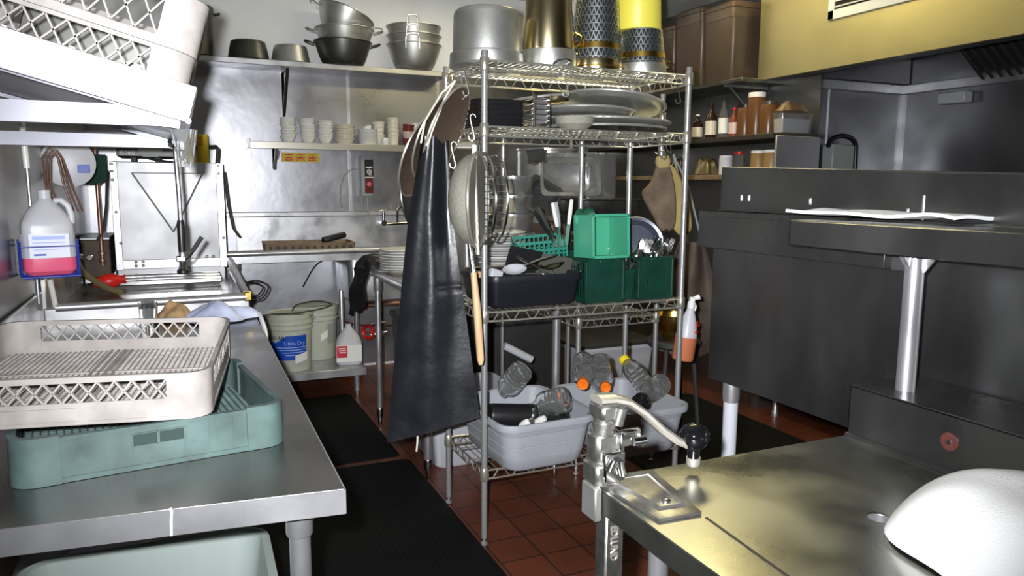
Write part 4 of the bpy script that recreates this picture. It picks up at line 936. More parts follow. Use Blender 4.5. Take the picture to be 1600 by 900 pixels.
for p, lab in (((1.0, 2.62, 1.66), 'wire hook at the second shelf left of the front post'), ((1.008, 2.70, 1.83), 'wire hook at the top shelf left end holding the apron straps'), ((1.03, 2.80, 1.83), 'wire hook at the top shelf left end nearest the rear post'), ((.94, 2.66, 1.56), 'double wire hook beside the apron top'), ((2.03, 2.72, 1.62), 'wire hook at the right end of the second wire shelf'), ((2.02, 2.86, 1.62), 'wire hook behind the right front post of the wire shelving'), ((1.93, 2.64, 1.84), 'wire hook at the right end under the top wire shelf'), ((1.40, 2.64, 1.84), 'wire hook near the middle under the top wire shelf')):
    shook(lab, p, rad(-24), .9, HG)
tag(obj('price_tag_holder', MB().box(-.045, .045, -.003, .003, -.05, .01, .002), M['alu_dark']), 'small dark plate hooked under the second wire shelf', 'plate', loc=(1.47, 3.06, 1.60), rot=(0, rad(-8), 0))

# third shelf: black utensil tub and cutlery baskets
B = Z3+.0052
t = thing('utensil_tub', 'navy-black tub of utensils on the left of the third wire shelf', 'tub', (1.305, 2.86, B))
obj('tub_body', tub_mesh(.40, .36, .132, .012, .03, .004, .009), M['blacktub'], t)
def scoop(label, loc, rot, m, m2, cat='utensil', s=1):
    t = thing('scoop', label, cat, loc, rot=rot)
    obj('scoop_bowl', MB().at((0, 0, 0), (0, 0, 0), (1.5, 1, .55)).lathe([(0, -.03), (.018, -.026), (.033, -.008), (.036, .002), (.033, .002), (.017, -.022), (0, -.026)], 24), M[m], t)
    obj('handle', MB().tube([(.045, 0, .004), (.12, 0, .016), (.2, 0, .02)], .007, 8), M[m2], t); return t
scoop('pale plastic scoop lying at the front of the black utensil tub', (1.23, 2.745, B+.150), (rad(25), rad(-8), rad(8)), 'greybin', 'chrome')
scoop('brassy serving ladle lying across the black utensil tub', (1.41, 2.76, B+.157), (rad(20), rad(10), rad(175)), 'gold', 'black')
scoop('dull metal ladle at the right front of the black utensil tub', (1.43, 2.72, B+.118), (rad(10), rad(4), rad(170)), 'alu', 'chrome')
t = thing('spatula', 'broad black turner standing in the black utensil tub', 'turner', (1.30, 2.86, B+.10), rot=(rad(12), rad(6), rad(-6)))
obj('blade', MB().prism([(-.075, 0), (.075, 0), (.085, .12), (-.06, .135)], .004), M['black'], t)
t = thing('flat_sheet', 'dark grey flat sheet leaning in the black utensil tub', 'lid', (1.435, 2.84, B+.05), rot=(rad(18), rad(10), rad(-4)))
obj('plate', MB().prism([(-.09, 0), (.08, 0), (.1, .15), (-.075, .15)], .004), mat('olive_grey_sheet', (.07, .07, .055), .6), t)
tag(obj('spreader', MB().tube([(0, 0, 0), (.07, .01, .01), (.14, .0, .012)], .008, 10), M['red']), 'red-handled utensil in the black utensil tub', 'utensil', loc=(1.20, 2.79, B+.141))
tag(obj('scraper', MB().tube([(0, 0, 0), (.08, .02, -.005)], .013, 10), mat('orange_wood', (.4, .17, .06), .5)), 'orange-handled utensil left of the black utensil tub', 'utensil', loc=(1.075, 2.74, B+.135), rot=(0, 0, rad(60)))
tag(obj('whisk', MB().tube([(0, 0, 0), (.05, 0, .02), (.09, .0, .0), (.05, .0, -.015)], .0015, 5, closed=True).tube([(0, 0, 0), (.05, .02, .0), (.09, .0, .0), (.05, -.02, .0)], .0015, 5, closed=True).tube([(0, 0, 0), (-.1, .02, .02)], .006, 8), M['chrome']), 'small wire whisk in the black utensil tub beside the pale scoop', 'whisk', loc=(1.33, 2.735, B+.146), rot=(0, rad(20), rad(-12)))
tag(obj('paper_pack', MB().box(-.03, .03, -.02, .02, 0, .055, .006), M['greybin']), 'pale bundle at the back left of the black utensil tub', 'bundle', loc=(1.185, 2.86, B+.085), rot=(0, rad(14), rad(10)))
def cutlery_basket(label, loc, rot, m, W=.19, H=.185, L=.38, open_front=False):
    t = thing('cutlery_basket', label, 'basket', loc, rot=rot)
    # ends: frame with recessed panel; sides: lattice slots
    fr = MB()
    for y in (0, L):
        fr.box(-W/2, W/2, y-.005, y+.005, H-.014, H, .002).box(-W/2, W/2, y-.005, y+.005, 0, .012, .002).box(-W/2, -W/2+.010, y-.005, y+.005, 0, H, .002).box(W/2-.010, W/2, y-.005, y+.005, 0, H, .002)
    for x in (-W/2+.003, W/2-.003):
        fr.box(x-.003, x+.003, 0, L, H-.012, H).box(x-.003, x+.003, 0, L, 0, .025).box(x-.003, x+.003, 0, L, H*.62, H*.66)
    fr.box(-W/2, W/2, 0, L, 0, .004)
    obj('frame', fr, M[m], t, smooth=0)
    if not open_front:
        obj('end_panel', MB().box(-W/2+.008, W/2-.008, -.001, .003, .008, H-.01), M[m], t)
        tb = MB().box(-.03, .03, -.008, -.004, H-.02, H-.004, .002); obj('finger_tab', tb, M[m], t)
    obj('back_panel', MB().box(-W/2+.008, W/2-.008, L-.003, L+.001, .008, H-.01), M[m], t)
    for x in (-W/2+.003, W/2-.003):
        g_ = MB(); y = .015
        while y < L-.01: g_.box(x-.002, x+.002, y-.003, y+.003, .02, H-.01); y += .021
        z = .04
        while z < H-.02: g_.box(x-.002, x+.002, .005, L-.005, z-.003, z+.003); z += .021
        obj('slotted_side', g_, M[m], t, smooth=0)
    return t
cutlery_basket('dark green cutlery basket beside the black utensil tub on the third wire shelf', (1.615, 2.675, B), (0, 0, rad(1)), 'dgreen')
cutlery_basket('dark green cutlery basket full of forks at the right end of the third wire shelf', (1.875, 2.685, B), (0, 0, rad(-1)), 'dgreen', W=.18)
# bright basket lying on its side so that its open face looks at the aisle
t = thing('cutlery_basket', 'bright mint basket tipped on its side with its open face toward the aisle', 'basket', (1.635, 2.665, B+.187), rot=(rad(-3), 0, rad(2)))
bk = MB(); W, H, L = .185, .185, .15
for a in ((-W/2, W/2, 0, .012), (-W/2, W/2, H-.012, H)): bk.box(a[0], a[1], -.006, .006, a[2], a[3], .002)
for a in ((-W/2, -W/2+.012), (W/2-.012, W/2)): bk.box(a[0], a[1], -.006, .006, 0, H, .002)
obj('rim', bk, M['mint'], t)
obj('side_wall', MB().box(-W/2+.002, -W/2+.006, 0, L, .004, H-.004).box(W/2-.006, W/2-.002, 0, L, .004, H-.004).box(-W/2+.004, W/2-.004, 0, L, .003, .006).box(-W/2+.004, W/2-.004, 0, L, H-.006, H-.003), M['mint'], t)
obj('bottom_panel', MB().box(-W/2+.004, W/2-.004, L-.004, L, .004, H-.004), M['mint'], t)
t = cutlery_basket('teal slotted basket of knife handles and spoons left of the mint basket', (1.53, 2.80, B+.135), (rad(-2), rad(-14), rad(-60)), 'teal', W=.14, H=.12, L=.22, open_front=False)
t.location = (1.55, 2.92, B+.15); t.rotation_euler = (rad(-5), rad(-8), rad(75))
def knife(label, loc, rot, m):
    t = thing('table_knife', label, 'knife', loc, rot=rot)
    obj('handle', MB().loft([rr(.014, .010, .004, 0), rr(.019, .013, .006, .04), rr(.016, .012, .005, .1), rr(.012, .01, .004, .105)]), M[m], t)
    obj('blade', MB().prism([(-.008, -.09), (.008, -.09), (.008, 0), (-.008, 0)], .002), M['chrome'], t)
for lab, x, y, z, rx, ry, m in (('white-handled knife sticking up left in the teal basket', 1.45, 2.80, B+.315, 6, -16, 'china'), ('white-handled knife sticking up right in the teal basket', 1.505, 2.80, B+.325, 5, 4, 'china'),
    ('black-handled knife leaning left in the teal basket', 1.405, 2.81, B+.30, 4, -38, 'black'), ('dark-handled knife second from the left in the teal basket', 1.425, 2.83, B+.305, 4, -30, 'darkbin'), ('dark-handled knife between the two white-handled ones', 1.475, 2.83, B+.315, 5, -12, 'greybox')):
    knife(lab, (x, y, z), (rad(rx), rad(ry), 0), m)
def spoon(label, loc, rot, grp=None, s=1.0, name='spoon', fork=False):
    o = MB()
    if fork:
        for q in range(4): o.tube([(-.009+.006*q, 0, .045), (-.009+.006*q, .003, .075), (-.008+.0053*q, 0, .095)], .0016, 5)
        o.box(-.011, .011, -.0012, .0012, .036, .048, .0005)
    else:
        o.at((0, 0, .06), (rad(90), 0, 0), (1, 1.55, 1)).lathe([(0, -.008), (.012, -.006), (.02, .0), (.021, .0015), (.011, -.0035), (0, -.005)], 20).at()
    o.tube([(0, 0, -.11), (0, .004, -.02), (0, 0, .04)], .0035, 6)
    return tag(obj(name, o, M['chrome']), label, name, grp, loc, rot)
spoon('large spoon bowl up, left of the pair above the teal basket', (1.555, 2.80, B+.29), (rad(5), rad(-6), rad(15)), s=1.5).scale = (1.5, 1.5, 1.1)
spoon('large spoon bowl up, right of the pair above the teal basket', (1.60, 2.82, B+.295), (rad(5), rad(8), rad(-10))).scale = (1.4, 1.4, 1.1)
rnd = random.Random(5); src = None
for k in range(22):
    loc = (1.80+.0072*k+rnd.uniform(-.004, .004), 2.70+rnd.uniform(0, .06), B+.165+rnd.uniform(-.008, .012)); rot = (rad(rnd.uniform(-16, 8)), rad(rnd.uniform(6, 34)), rad(rnd.uniform(-30, 30)))
    lab = 'steel fork packed in the dark green basket at the right end of the third shelf'
    if src is None: src = spoon(lab, loc, rot, 'forks in the right green basket', name='fork', fork=True)
    else: dup(src, lab, loc, rot)
src = None
for k in range(14):
    loc = (1.746+.0022*k, 2.74+rnd.uniform(0, .1), B+.125+rnd.uniform(-.02, .03)); rot = (rad(rnd.uniform(-50, 40)), rad(rnd.uniform(-50, 50)), rad(rnd.uniform(0, 180)))
    lab = 'steel teaspoon heaped between the two dark green baskets'
    if src is None: src = spoon(lab, loc, rot, 'teaspoons between the green baskets', name='teaspoon')
    else: dup(src, lab, loc, rot)
tag(obj('cutlery_basket', MB().loft([rr(.085, .3, .01, 0), rr(.1, .32, .01, .13), rr(.09, .31, .01, .13), rr(.078, .29, .01, .006)]), M['dgreen']), 'dark perforated tray of teaspoons between the two dark green baskets', 'basket', loc=(1.742, 2.87, B))
t = thing('frying_pan', 'blue-grey frying pan standing on edge behind the fork basket', 'frying pan', (1.965, 2.99, B+.205), rot=(rad(78), 0, rad(-18)))
obj('pan_body', MB().lathe([(0, -.004), (.105, -.004), (.125, .03), (.135, .032), (.13, .036), (.118, .032), (.1, 0), (0, 0)], 44), M['skillet'], t)
rv = MB()
for x in (-.012, .018): rv.at((x, .106, .017), (rad(-50), 0, 0)).lathe([(.006, 0), (.005, .003), (0, .004)], 10)
obj('rivet', rv, M['chrome'], t); obj('pan_handle', MB().tube([(.11, .05, .02), (.15, .068, .03)], .01, 8), M['black'], t)
t = thing('spray_bottle', 'clear spray bottle of orange liquid hanging from the right end of the third shelf', 'spray bottle', (2.045, 2.70, .675), rot=(0, rad(7), rad(-24)))
obj('bottle_body', MB().lathe([(0, 0), (.046, 0), (.048, .006), (.047, .11), (.044, .13), (.030, .19), (.018, .225), (.015, .24), (0, .24)], 30), M['milky'], t)
obj('liquid', MB().lathe([(0, -.0008), (.0465, -.0008), (.0492, .006), (.0484, .105), (0, .105)], 30), M['orangeliq'], t)
obj('trigger_head', MB().lathe([(.017, .236), (.018, .26), (.012, .268), (0, .268)], 16).box(-.012, .012, -.012, .012, .262, .285, .004).tube([(.0, 0, .276), (.03, 0, .29)], .007, 10, r1=.013), M['white'], t)
obj('trigger', MB().tube([(.012, 0, .262), (.022, 0, .245), (.02, 0, .225)], .004, 8), M['white'], t)
rs = MB()
for a, b_ in (((.03, .185), (.034, .15)), ((.028, .17), (.042, .165)), ((.03, .14), (.038, .125)), ((.025, .132), (.042, .135))): rs.tube([(a[0], -.034, a[1]), (b_[0], -.026, b_[1])], .003, 5)
obj('red_marking', rs, M['red'], t)

# fourth shelf: grey bus tubs
D = Z4+.0052
def bus_tub(label, loc, rz):
    t = thing('bus_tub', label, 'tub', loc, rz, 'grey bus tubs')
    obj('tub_body', tub_mesh(.41, .50, .205, .03, .06, .005, .014, 3), M['greytub'], t); return t
bus_tub('left grey bus tub on the bottom wire shelf, holding a black flask', (1.302, 2.80, D), rad(2))
bus_tub('right grey bus tub on the bottom wire shelf, holding orange-capped bottles', (1.745, 2.76, D), rad(1))
def pbottle(label, base, tip, cap=None, r=.042):
    d = Vector(tip)-Vector(base); h = d.length-.012
    t = thing('plastic_bottle', label, 'bottle', base, rot=tuple(d.to_track_quat('Z', 'Y').to_euler()), group='clear bottles in the grey tubs')
    pr = [(0, .010), (r*.45, .004), (r*.7, 0), (r*.92, .003), (r, .014)]
    for k in range(4): z = .03+(h*.6-.03)*k/4; pr += [(r, z), (r-.0022, z+.005), (r, z+.010)]
    pr += [(r, h*.66), (r*.86, h*.8), (r*.44, h*.92), (r*.42, h), (r*.36, h), (r*.38, h*.92), (r*.8, h*.79), (r*.95, h*.64), (r*.95, .02), (r*.4, .014), (0, .016)]
    obj('bottle_body', MB().lathe(pr, 28), M['clear'], t)
    if cap: obj('cap', MB().lathe([(r*.5, h-.012), (r*.53, h-.01), (r*.53, h+.012), (r*.45, h+.016), (r*.3, h+.013), (0, h+.013)], 22), M[cap], t)
TUBZ = D+.03
pbottle('clear jar lying tilted at the back of the left grey tub', (1.335, 2.88, .655), (1.20, 2.82, .565), None, .052)
pbottle('clear ribbed jar leaning in the right front of the left grey tub', (1.41, 2.61, .585), (1.30, 2.72, .53), None, .055)
pbottle('clear bottle base up whose orange cap faces the aisle, left in the right grey tub', (1.605, 2.83, .685), (1.50, 2.645, .625), 'orange', .046)
pbottle('clear bottle base up right behind the two orange caps in the right grey tub', (1.735, 2.91, .67), (1.69, 2.80, .50), None, .047)
pbottle('clear bottle with its yellow cap leaning at the back of the right grey tub', (1.885, 2.72, .54), (1.858, 2.90, .65), 'yellow', .046)
pbottle('clear bottle lying base toward the aisle at the right end of the right grey tub', (1.85, 2.58, .612), (1.875, 2.76, .50), None, .048)
pbottle('clear bottle whose orange cap sits just above the can opener crank', (1.70, 2.84, .645), (1.612, 2.645, .60), 'orange', .043)
pbottle('clear bottle lying low in the middle of the right grey tub', (1.79, 2.62, .43), (1.64, 2.72, .42), None, .045)
pbottle('clear bottle lying low at the back of the left grey tub', (1.22, 2.93, .42), (1.42, 2.92, .43), None, .045)
t = thing('vacuum_flask', 'black flask with a steel collar lying in the left grey tub', 'flask', (1.12, 2.70, D+.205), rot=(0, rad(97), rad(-4)))
obj('flask_body', MB().lathe([(0, -.02), (.045, -.02), (.048, -.01), (.05, .15), (.0, .15)], 30), M['black'], t)
obj('collar', MB().lathe([(.0505, .15), (.052, .152), (.052, .172), (.046, .176), (0, .176)], 30), M['chrome'], t)
t = thing('coffee_carafe', 'glass carafe lying behind the black flask in the left grey tub', 'carafe', (1.355, 2.66, D+.185), rot=(rad(20), rad(80), rad(10)))
obj('carafe_body', MB().lathe([(.045, -.08), (.06, -.05), (.066, 0), (.05, .05), (.04, .07), (.037, .07), (.047, .05), (.062, 0), (.056, -.048), (0, -.07)], 30), M['glass'], t)
obj('band', MB().lathe([(.048, .055), (.05, .058), (.043, .072), (.041, .072)], 30), M['chrome'], t)
for k, (x, y, z, a) in enumerate(((1.20, 2.60, .18, 20), (1.235, 2.60, .182, -15), (1.27, 2.605, .186, 35))):
    tag(obj('shaker', MB().lathe([(0, 0), (.014, 0), (.016, .03), (.012, .045), (0, .048)], 14), M['china' if k != 1 else 'chrome']), ('white shaker at the left front of the left grey tub', 'steel shaker between the two white ones in the left grey tub', 'white shaker nearest the carafe in the left grey tub')[k], 'shaker', loc=(x, y, D+z), rot=(rad(50), rad(a), 0))
tag(obj('jar_lid', MB().lathe([(0, 0), (.04, 0), (.042, .012), (.04, .02), (.03, .02), (.028, .04), (.024, .04), (.022, .018), (0, .018)], 26), M['black']), 'black jar lid with a ring resting on the bottles of the right grey tub', 'lid', loc=(1.76, 2.60, D+.205), rot=(rad(20), rad(-6), 0))

# things behind, under and beside the wire units
def bin_(name, label, loc, w, d, h, m, rz=0, lid=None, cat='bin', tap=.03, r=.04):
    t = thing(name, label, cat, loc, rz)
    obj('bin_body', tub_mesh(w, d, h, tap, r, .006, .012), M[m], t)
    if lid: obj('lid', MB().loft([rr(w+.03, d+.03, r, h), rr(w+.03, d+.03, r, h+.02), rr(w-.05, d-.05, r, h+.035)]), M[lid], t)
    return t
bin_('storage_bin', 'light grey bin under the middle table behind the left grey tub', (1.36, 3.70, 0), .5, .46, .37, 'greybin')
bin_('storage_bin', 'charcoal lidded bin behind the rear wire shelving', (2.05, 4.62, 0), .5, .46, .58, 'darkbin', 0, 'darkbin')
bin_('storage_bin', 'grey bin with a dark lid on the floor beyond the right grey tub', (2.78, 4.65, 0), .62, .5, .33, 'greybin', 0, 'darkbin')
tag(obj('pot_handle', MB().tube([(0, 0, 0), (.16, -.02, -.09)], .022, 12), M['greybin']), 'pale grey bat-like handle lying behind the jars of the left grey tub', 'handle', loc=(1.62, 3.75, .56))
bin_('storage_bin', 'black tall bin under the middle table behind the ladle', (1.36, 4.18, 0), .46, .36, .70, 'darkbin', 0, None)
# pans on the middle table and the rear wire unit
def rpan(label, loc, r, h, grp):
    return tag(obj('round_pan', MB().lathe([(0, 0), (r*.92, 0), (r*.95, .004), (r*.97, h*.72), (r, h*.78), (r, h-.006), (r+.006, h-.004), (r+.006, h), (r-.003, h), (r*.93, .006), (0, .006)], 40), M['pan']), label, 'pan', grp, loc)
for k in range(6):
    rpan(('lowest' if k == 0 else ORD[k])+' round steel pan'+(' from the bottom' if k else '')+' in the tall stack beside the plates', (1.575+(0 if k > 2 else .02), 3.55, .923+.0955*k), .108 if k > 2 else .118, .094, 'round pans stacked by the plates')
t = thing('stock_pot', 'big steel stock pot at the back of the rear wire shelving', 'pot', (1.955, 3.92, 1.2215))
obj('pot_body', MB().lathe([(0, 0), (.16, 0), (.172, .01), (.172, .42), (.178, .424), (.178, .434), (.167, .434), (.163, .02), (0, .012)], 44), M['pan'], t)
obj('loop_handle', MB().tube([(.03, -.172, .36), (.03, -.21, .38), (-.03, -.21, .38), (-.03, -.172, .36)], .006, 8), M['chrome'], t)
def hpan(label, loc, w, d, h, rot, m='pan', grp='steel hotel pans', name='hotel_pan'):
    return tag(obj(name, MB().loft([rr(w-.05, d-.05, .04, 0), rr(w-.03, d-.03, .05, .012), rr(w-.012, d-.012, .045, h-.01), rr(w+.02, d+.02, .03, h-.004), rr(w+.02, d+.02, .03, h), rr(w-.016, d-.016, .043, h-.003), rr(w-.036, d-.036, .045, .016), rr(w-.06, d-.06, .04, .006)]), M[m]), label, 'pan', grp, loc, rot)
U = 1.2205
hpan('lower dark hotel pan lying on the rear wire shelving', (1.98, 3.36, U), .36, .32, .075, (0, 0, rad(2)), 'alu_dark')
hpan('upper dark hotel pan lying on the rear wire shelving', (1.985, 3.37, U+.078), .36, .33, .085, (0, 0, rad(-3)), 'alu_dark')
hpan('steel hotel pan standing on edge on the rear wire shelving', (1.88, 3.56, U+.17+.105), .32, .2, .1, (rad(84), 0, rad(-6)), 'pan')
hpan('black pan tipped against the rear wire shelving left end', (1.70, 3.50, 1.36), .17, .20, .06, (rad(60), rad(28), rad(-10)), 'darkbin')
t = thing('food_container', 'tall pale steel container on the rear wire shelving right of the standing pan', 'container', (2.10, 3.63, U))
obj('container_body', MB().loft([rr(.19, .19, .03, 0), rr(.2, .2, .03, .01), rr(.2, .2, .03, .39), rr(.205, .205, .03, .395), rr(.19, .19, .03, .395), rr(.18, .18, .03, .02)]), M['pan'], t)
for k in range(3): hpan(('lowest','middle','topmost')[k]+' small square pan in the nested stack left of the stock pot', (1.50, 3.80, 1.30+.075*k), .17, .16, .1, (0, 0, 0), 'pan', 'small square pans')
tag(obj('food_box', MB().loft([rr(.3, .2, .02, 0), rr(.32, .22, .02, .37), rr(.31, .21, .02, .376)]), M['steel']), 'upright steel food box under the small square pans on the middle table', 'box', loc=(1.52, 3.80, .923))
tag(obj('food_box', MB().loft([rr(.11, .2, .02, 0), rr(.12, .22, .02, .34), rr(.11, .21, .02, .34), rr(.1, .19, .02, .01)]), M['brownbin']), 'reddish-brown translucent box behind the spoons', 'box', loc=(1.665, 3.28, .923))
# mitts on the right
def mittf(par, seed):
    out = [(-.025, .20), (.02, .21), (.045, .12), (.06, .02), (.055, -.08), (.05, -.16), (-.03, -.175), (-.05, -.09), (-.105, .0), (-.115, .05), (-.07, .07), (-.04, .14)]
    mb = MB(); rings = []
    for k, s in ((-1, .80), (-.6, .97), (0, 1.03), (.6, .97), (1, .80)):
        rings.append([(x*s, k*.026, z*(.5+s/2)) for x, z in out])
    return mb.loft(rings)
t = thing('oven_mitt', 'soiled tan oven mitt hanging thumb-left behind the right post of the wire shelving', 'oven mitt', (2.20, 3.10, 1.385), rot=(0, rad(-4), rad(-24)))
obj('mitt_body', mittf(t, 1), M['mitt'], t, sub=2, smooth=80); obj('cuff', MB().loft([rr(.065, .05, .02, .155), rr(.075, .055, .02, .185), rr(.06, .05, .02, .21)]), mat('mitt_cuff', (.42, .32, .14), .85, bump=.2, bs=150, var=.25), t)
obj('hanging_loop', MB().ring((0, 0, .222), .014, .003, 16, 6, (rad(90), 0, 0)), M['chrome'], t)
t = thing('oven_mitt', 'yellowish oven mitt hanging mostly hidden behind the tan mitt', 'oven mitt', (2.30, 3.13, 1.36), rot=(0, rad(-14), rad(-30)))
obj('mitt_body', mittf(t, 2), mat('yellow_mitt', (.36, .28, .1), .9, var=.3, bump=.2, bs=120), t, sub=2, smooth=80)
shook('wire hook holding the tan oven mitt', (2.20, 3.10, 1.655), rad(-24), .95, HG); shook('wire hook just left of the tan oven mitt hook', (2.15, 3.10, 1.655), rad(-60), .9, HG); shook('wire hook just right of the tan oven mitt hook', (2.24, 3.12, 1.66), rad(10), .9, HG)
t = thing('apron', 'brown cloth apron hanging beyond the right end of the wire shelving', 'apron', (2.62, 3.42, .55))
def bap(u, v):
    a = u-.5; w = .14+.26*min(1, v*1.4)
    p = Vector((2.63, 3.42, 0))+rd*(a*w)+nd*(.03*math.cos(a*9)+.015*math.sin(v*8+a*6)); return (p.x, p.y, 1.14-.62*v-.04*math.cos(a*3)*v)
obj('apron_body', MB().sheet(bap, 24, 24, .008), M['brownapron'], t, world=True, smooth=80)
obj('neck_strap', MB().tube([(2.60, 3.42, 1.13), (2.55, 3.44, 1.45), (2.50, 3.45, 1.62)], .006, 6).tube([(2.68, 3.40, 1.13), (2.60, 3.44, 1.45), (2.50, 3.45, 1.62)], .006, 6), M['greybox'], t, world=True)
t = thing('mixing_bowl', 'brassy metal bowl standing behind the orange spray bottle', 'bowl', (2.43, 3.30, .62))
obj('bowl_body', MB().lathe([(0, 0), (.05, 0), (.09, .05), (.105, .14), (.11, .142), (.1, .14), (.085, .05), (0, .008)], 32), M['brass'], t)
t = thing('stool', 'dark stool under the brassy bowl beyond the wire shelving', 'stool', (2.45, 3.32, 0))
obj('seat', MB().lathe([(0, .58), (.14, .58), (.15, .59), (.15, .61), (.14, .619), (0, .619)], 30), M['darkbin'], t)
for a in range(4): obj('leg', MB().tube([(.11*math.cos(a*PI/2+.6), .11*math.sin(a*PI/2+.6), .58), (.17*math.cos(a*PI/2+.6), .17*math.sin(a*PI/2+.6), 0)], .012, 8), M['darkbin'], t)
# ---------------------------------------------------------------- right: can opener table with riser
TZ = .86
t = thing('prep_table', 'stainless table with yellow sheen, rear riser and a round hole, carrying the can opener', 'table', (1.07, .7, 0))
# top with a real round hole
hx, hy, hr = 1.127, .896, .021
tp = MB(); n = 32
ring_i = [(hx+hr*math.cos(2*PI*k/n), hy+hr*math.sin(2*PI*k/n)) for k in range(n)]
x0, x1, y0, y1 = .727, 1.437, -.45, 1.25
def outer(k):
    a = 2*PI*k/n; c, s_ = math.cos(a), math.sin(a); q = min(.10/max(abs(c), 1e-6), .10/max(abs(s_), 1e-6)); return (hx+c*q, hy+s_*q)
ring_o = [outer(k) for k in range(n)]
tp.loft([[(p[0], p[1], TZ-.012) for p in ring_i], [(p[0], p[1], TZ-.002) for p in ring_i], [(hx+(p[0]-hx)*1.12, hy+(p[1]-hy)*1.12, TZ) for p in ring_i], [(p[0], p[1], TZ) for p in ring_o], [(p[0], p[1], TZ-.004) for p in ring_o]], False, False)
for bx_ in ((x0, hx-.1, y0, y1), (hx+.1, x1, y0, y1), (hx-.1, hx+.1, y0, hy-.1), (hx-.1, hx+.1, hy+.1, y1)): tp.box(bx_[0], bx_[1], bx_[2], bx_[3], TZ-.004, TZ)
obj('tabletop', tp, M['rt_top'], t, world=True)
obj('apron_edge', MB().box(x0-.002, x0+.004, y0, y1, TZ-.048, TZ-.001, .001).box(x0-.002, x1, y1-.003, y1+.003, TZ-.048, TZ-.001, .001), M['alu_dark'], t, world=True)
obj('seam_strip', MB().strip([(.836, 1.018), (.792, .40)], .005, TZ, TZ+.0012), M['near_black'], t, world=True, label='dark open seam across the top')
obj('hole_sleeve', MB().lathe([(hr+.001, TZ-.05), (hr+.001, TZ-.004), (hr-.002, TZ-.004), (hr-.002, TZ-.05)], 24, (hx, hy, 0)), M['steel'], t, world=True)
rs_ = MB().box(1.437, 1.441, y0, y1, TZ, .983, .001).box(1.437, 1.645, y0, y1, .979, .985, .001).box(1.437, 1.645, y1-.004, y1, TZ-.05, .983, .001).tube([(1.434, y0, TZ+.003), (1.434, y1, TZ+.003)], .006, 8)
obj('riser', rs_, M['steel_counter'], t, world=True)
obj('riser_screw', MB().at((1.437, .992, .927), (0, -PI/2, 0)).lathe([(.006, 0), (.006, .006), (.004, .009), (0, .009)], 16), M['chrome'], t, world=True)
obj('rust_washer', MB().at((1.437, .992, .927), (0, -PI/2, 0)).lathe([(.006, 0), (.0195, 0), (.0195, .003), (.016, .0045), (.006, .003)], 28), mat('rusty_red_washer', (.1, .03, .025), .5, var=.3, vs=60), t, world=True)
leg(.845, 1.17, .812, t, .0205); leg(1.38, 1.15, .812, t, .0205); leg(.80, -.35, .812, t); leg(1.38, -.35, .812, t)
for yy in (1.165, .1):
    obj('shelf_column', MB().lathe([(.021, .984), (.021, 1.30)], 24, (1.515, yy, 0)), M['steel'], t, world=True)
sh = MB().box(1.425, 1.598, -.45, 1.455, 1.359, 1.366, .001).box(1.421, 1.427, -.45, 1.457, 1.302, 1.365, .002).box(1.421, 1.598, 1.451, 1.457, 1.302, 1.365, .002)
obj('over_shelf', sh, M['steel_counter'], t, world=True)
obj('shelf_gusset', MB().at((1.52, 1.165, 1.33)).prism([(-.09, .02), (.09, .02), (.022, -.07), (-.022, -.07)], .004, 'x').prism([(-.09, .02), (.075, .02), (.022, -.06), (-.022, -.06)], .004, 'y'), M['steel'], t, world=True)
# can opener
t = thing('can_opener', 'heavy table-mounted can opener with a cranked handle and black knob', 'can opener', (.745, 1.225, TZ+.0008))
bp = MB().at((.055, -.06, 0), (0, 0, rad(0)))
pts = [(-.072, .078), (.07, .072), (.035, -.135), (-.053, -.13)]
bp.add([(x, y, 0) for x, y in pts]+[(x, y, .006) for x, y in pts]+[(x*.9, y*.93-.002, .008) for x, y in pts], [(3, 2, 1, 0), (0, 1, 5, 4), (1, 2, 6, 5), (2, 3, 7, 6), (3, 0, 4, 7), (4, 5, 9, 8), (5, 6, 10, 9), (6, 7, 11, 10), (7, 4, 8, 11), (8, 9, 10, 11)])
obj('base_plate', bp, M['opener'], t)
bl = MB().at((.055, -.06, .008)); q = [(-.04, .05), (.045, .045), (.018, -.105), (-.032, -.1)]
bl.tube([(x, y, 0) for x, y in q], .005, 8, closed=True)
obj('raised_rib', bl, M['opener'], t)
obj('base_screw', MB().lathe([(.009, .008), (.009, .011), (.006, .013), (0, .013)], 16, (.055, -.135, 0)), M['chrome'], t)
bd = MB().box(-.032, .028, -.028, .03, .002, .05, .006).box(-.028, .022, -.022, .026, .045, .11, .008)
bd.tube([(-.002, 0, .105), (.0, 0, .135)], .021, 16).lathe([(.024, .118), (.024, .128)], 20)
obj('body', bd, M['opener'], t)
lg = MB().box(.018, .07, -.03, -.018, .08, .115, .005).box(.018, .03, -.032, .01, .05, .11, .003).tube([(.035, -.05, .098), (.062, -.05, .098)], .009, 12).tube([(.06, -.03, .1), (.072, -.03, .092), (.068, -.03, .078)], .005, 8)
lg.box(-.018, .03, -.036, -.026, .012, .075, .004).tube([(.012, -.042, .06), (.02, -.042, .03)], .007, 10).tube([(-.01, -.04, .04), (.0, -.04, .06)], .009, 10)
obj('blade_holder', lg, M['chrome'], t)
obj('head_block', MB().box(-.022, .030, -.03, .028, .135, .168, .006).tube([(.012, -.028, .128), (.02, -.03, .16)], .012, 10), M['opener'], t)
hp = [(-.02, 0, .176), (.012, -.004, .176), (.045, -.008, .166), (.085, -.012, .138), (.125, -.016, .100), (.16, -.02, .074), (.19, -.024, .060), (.205, -.026, .057)]
rings = []
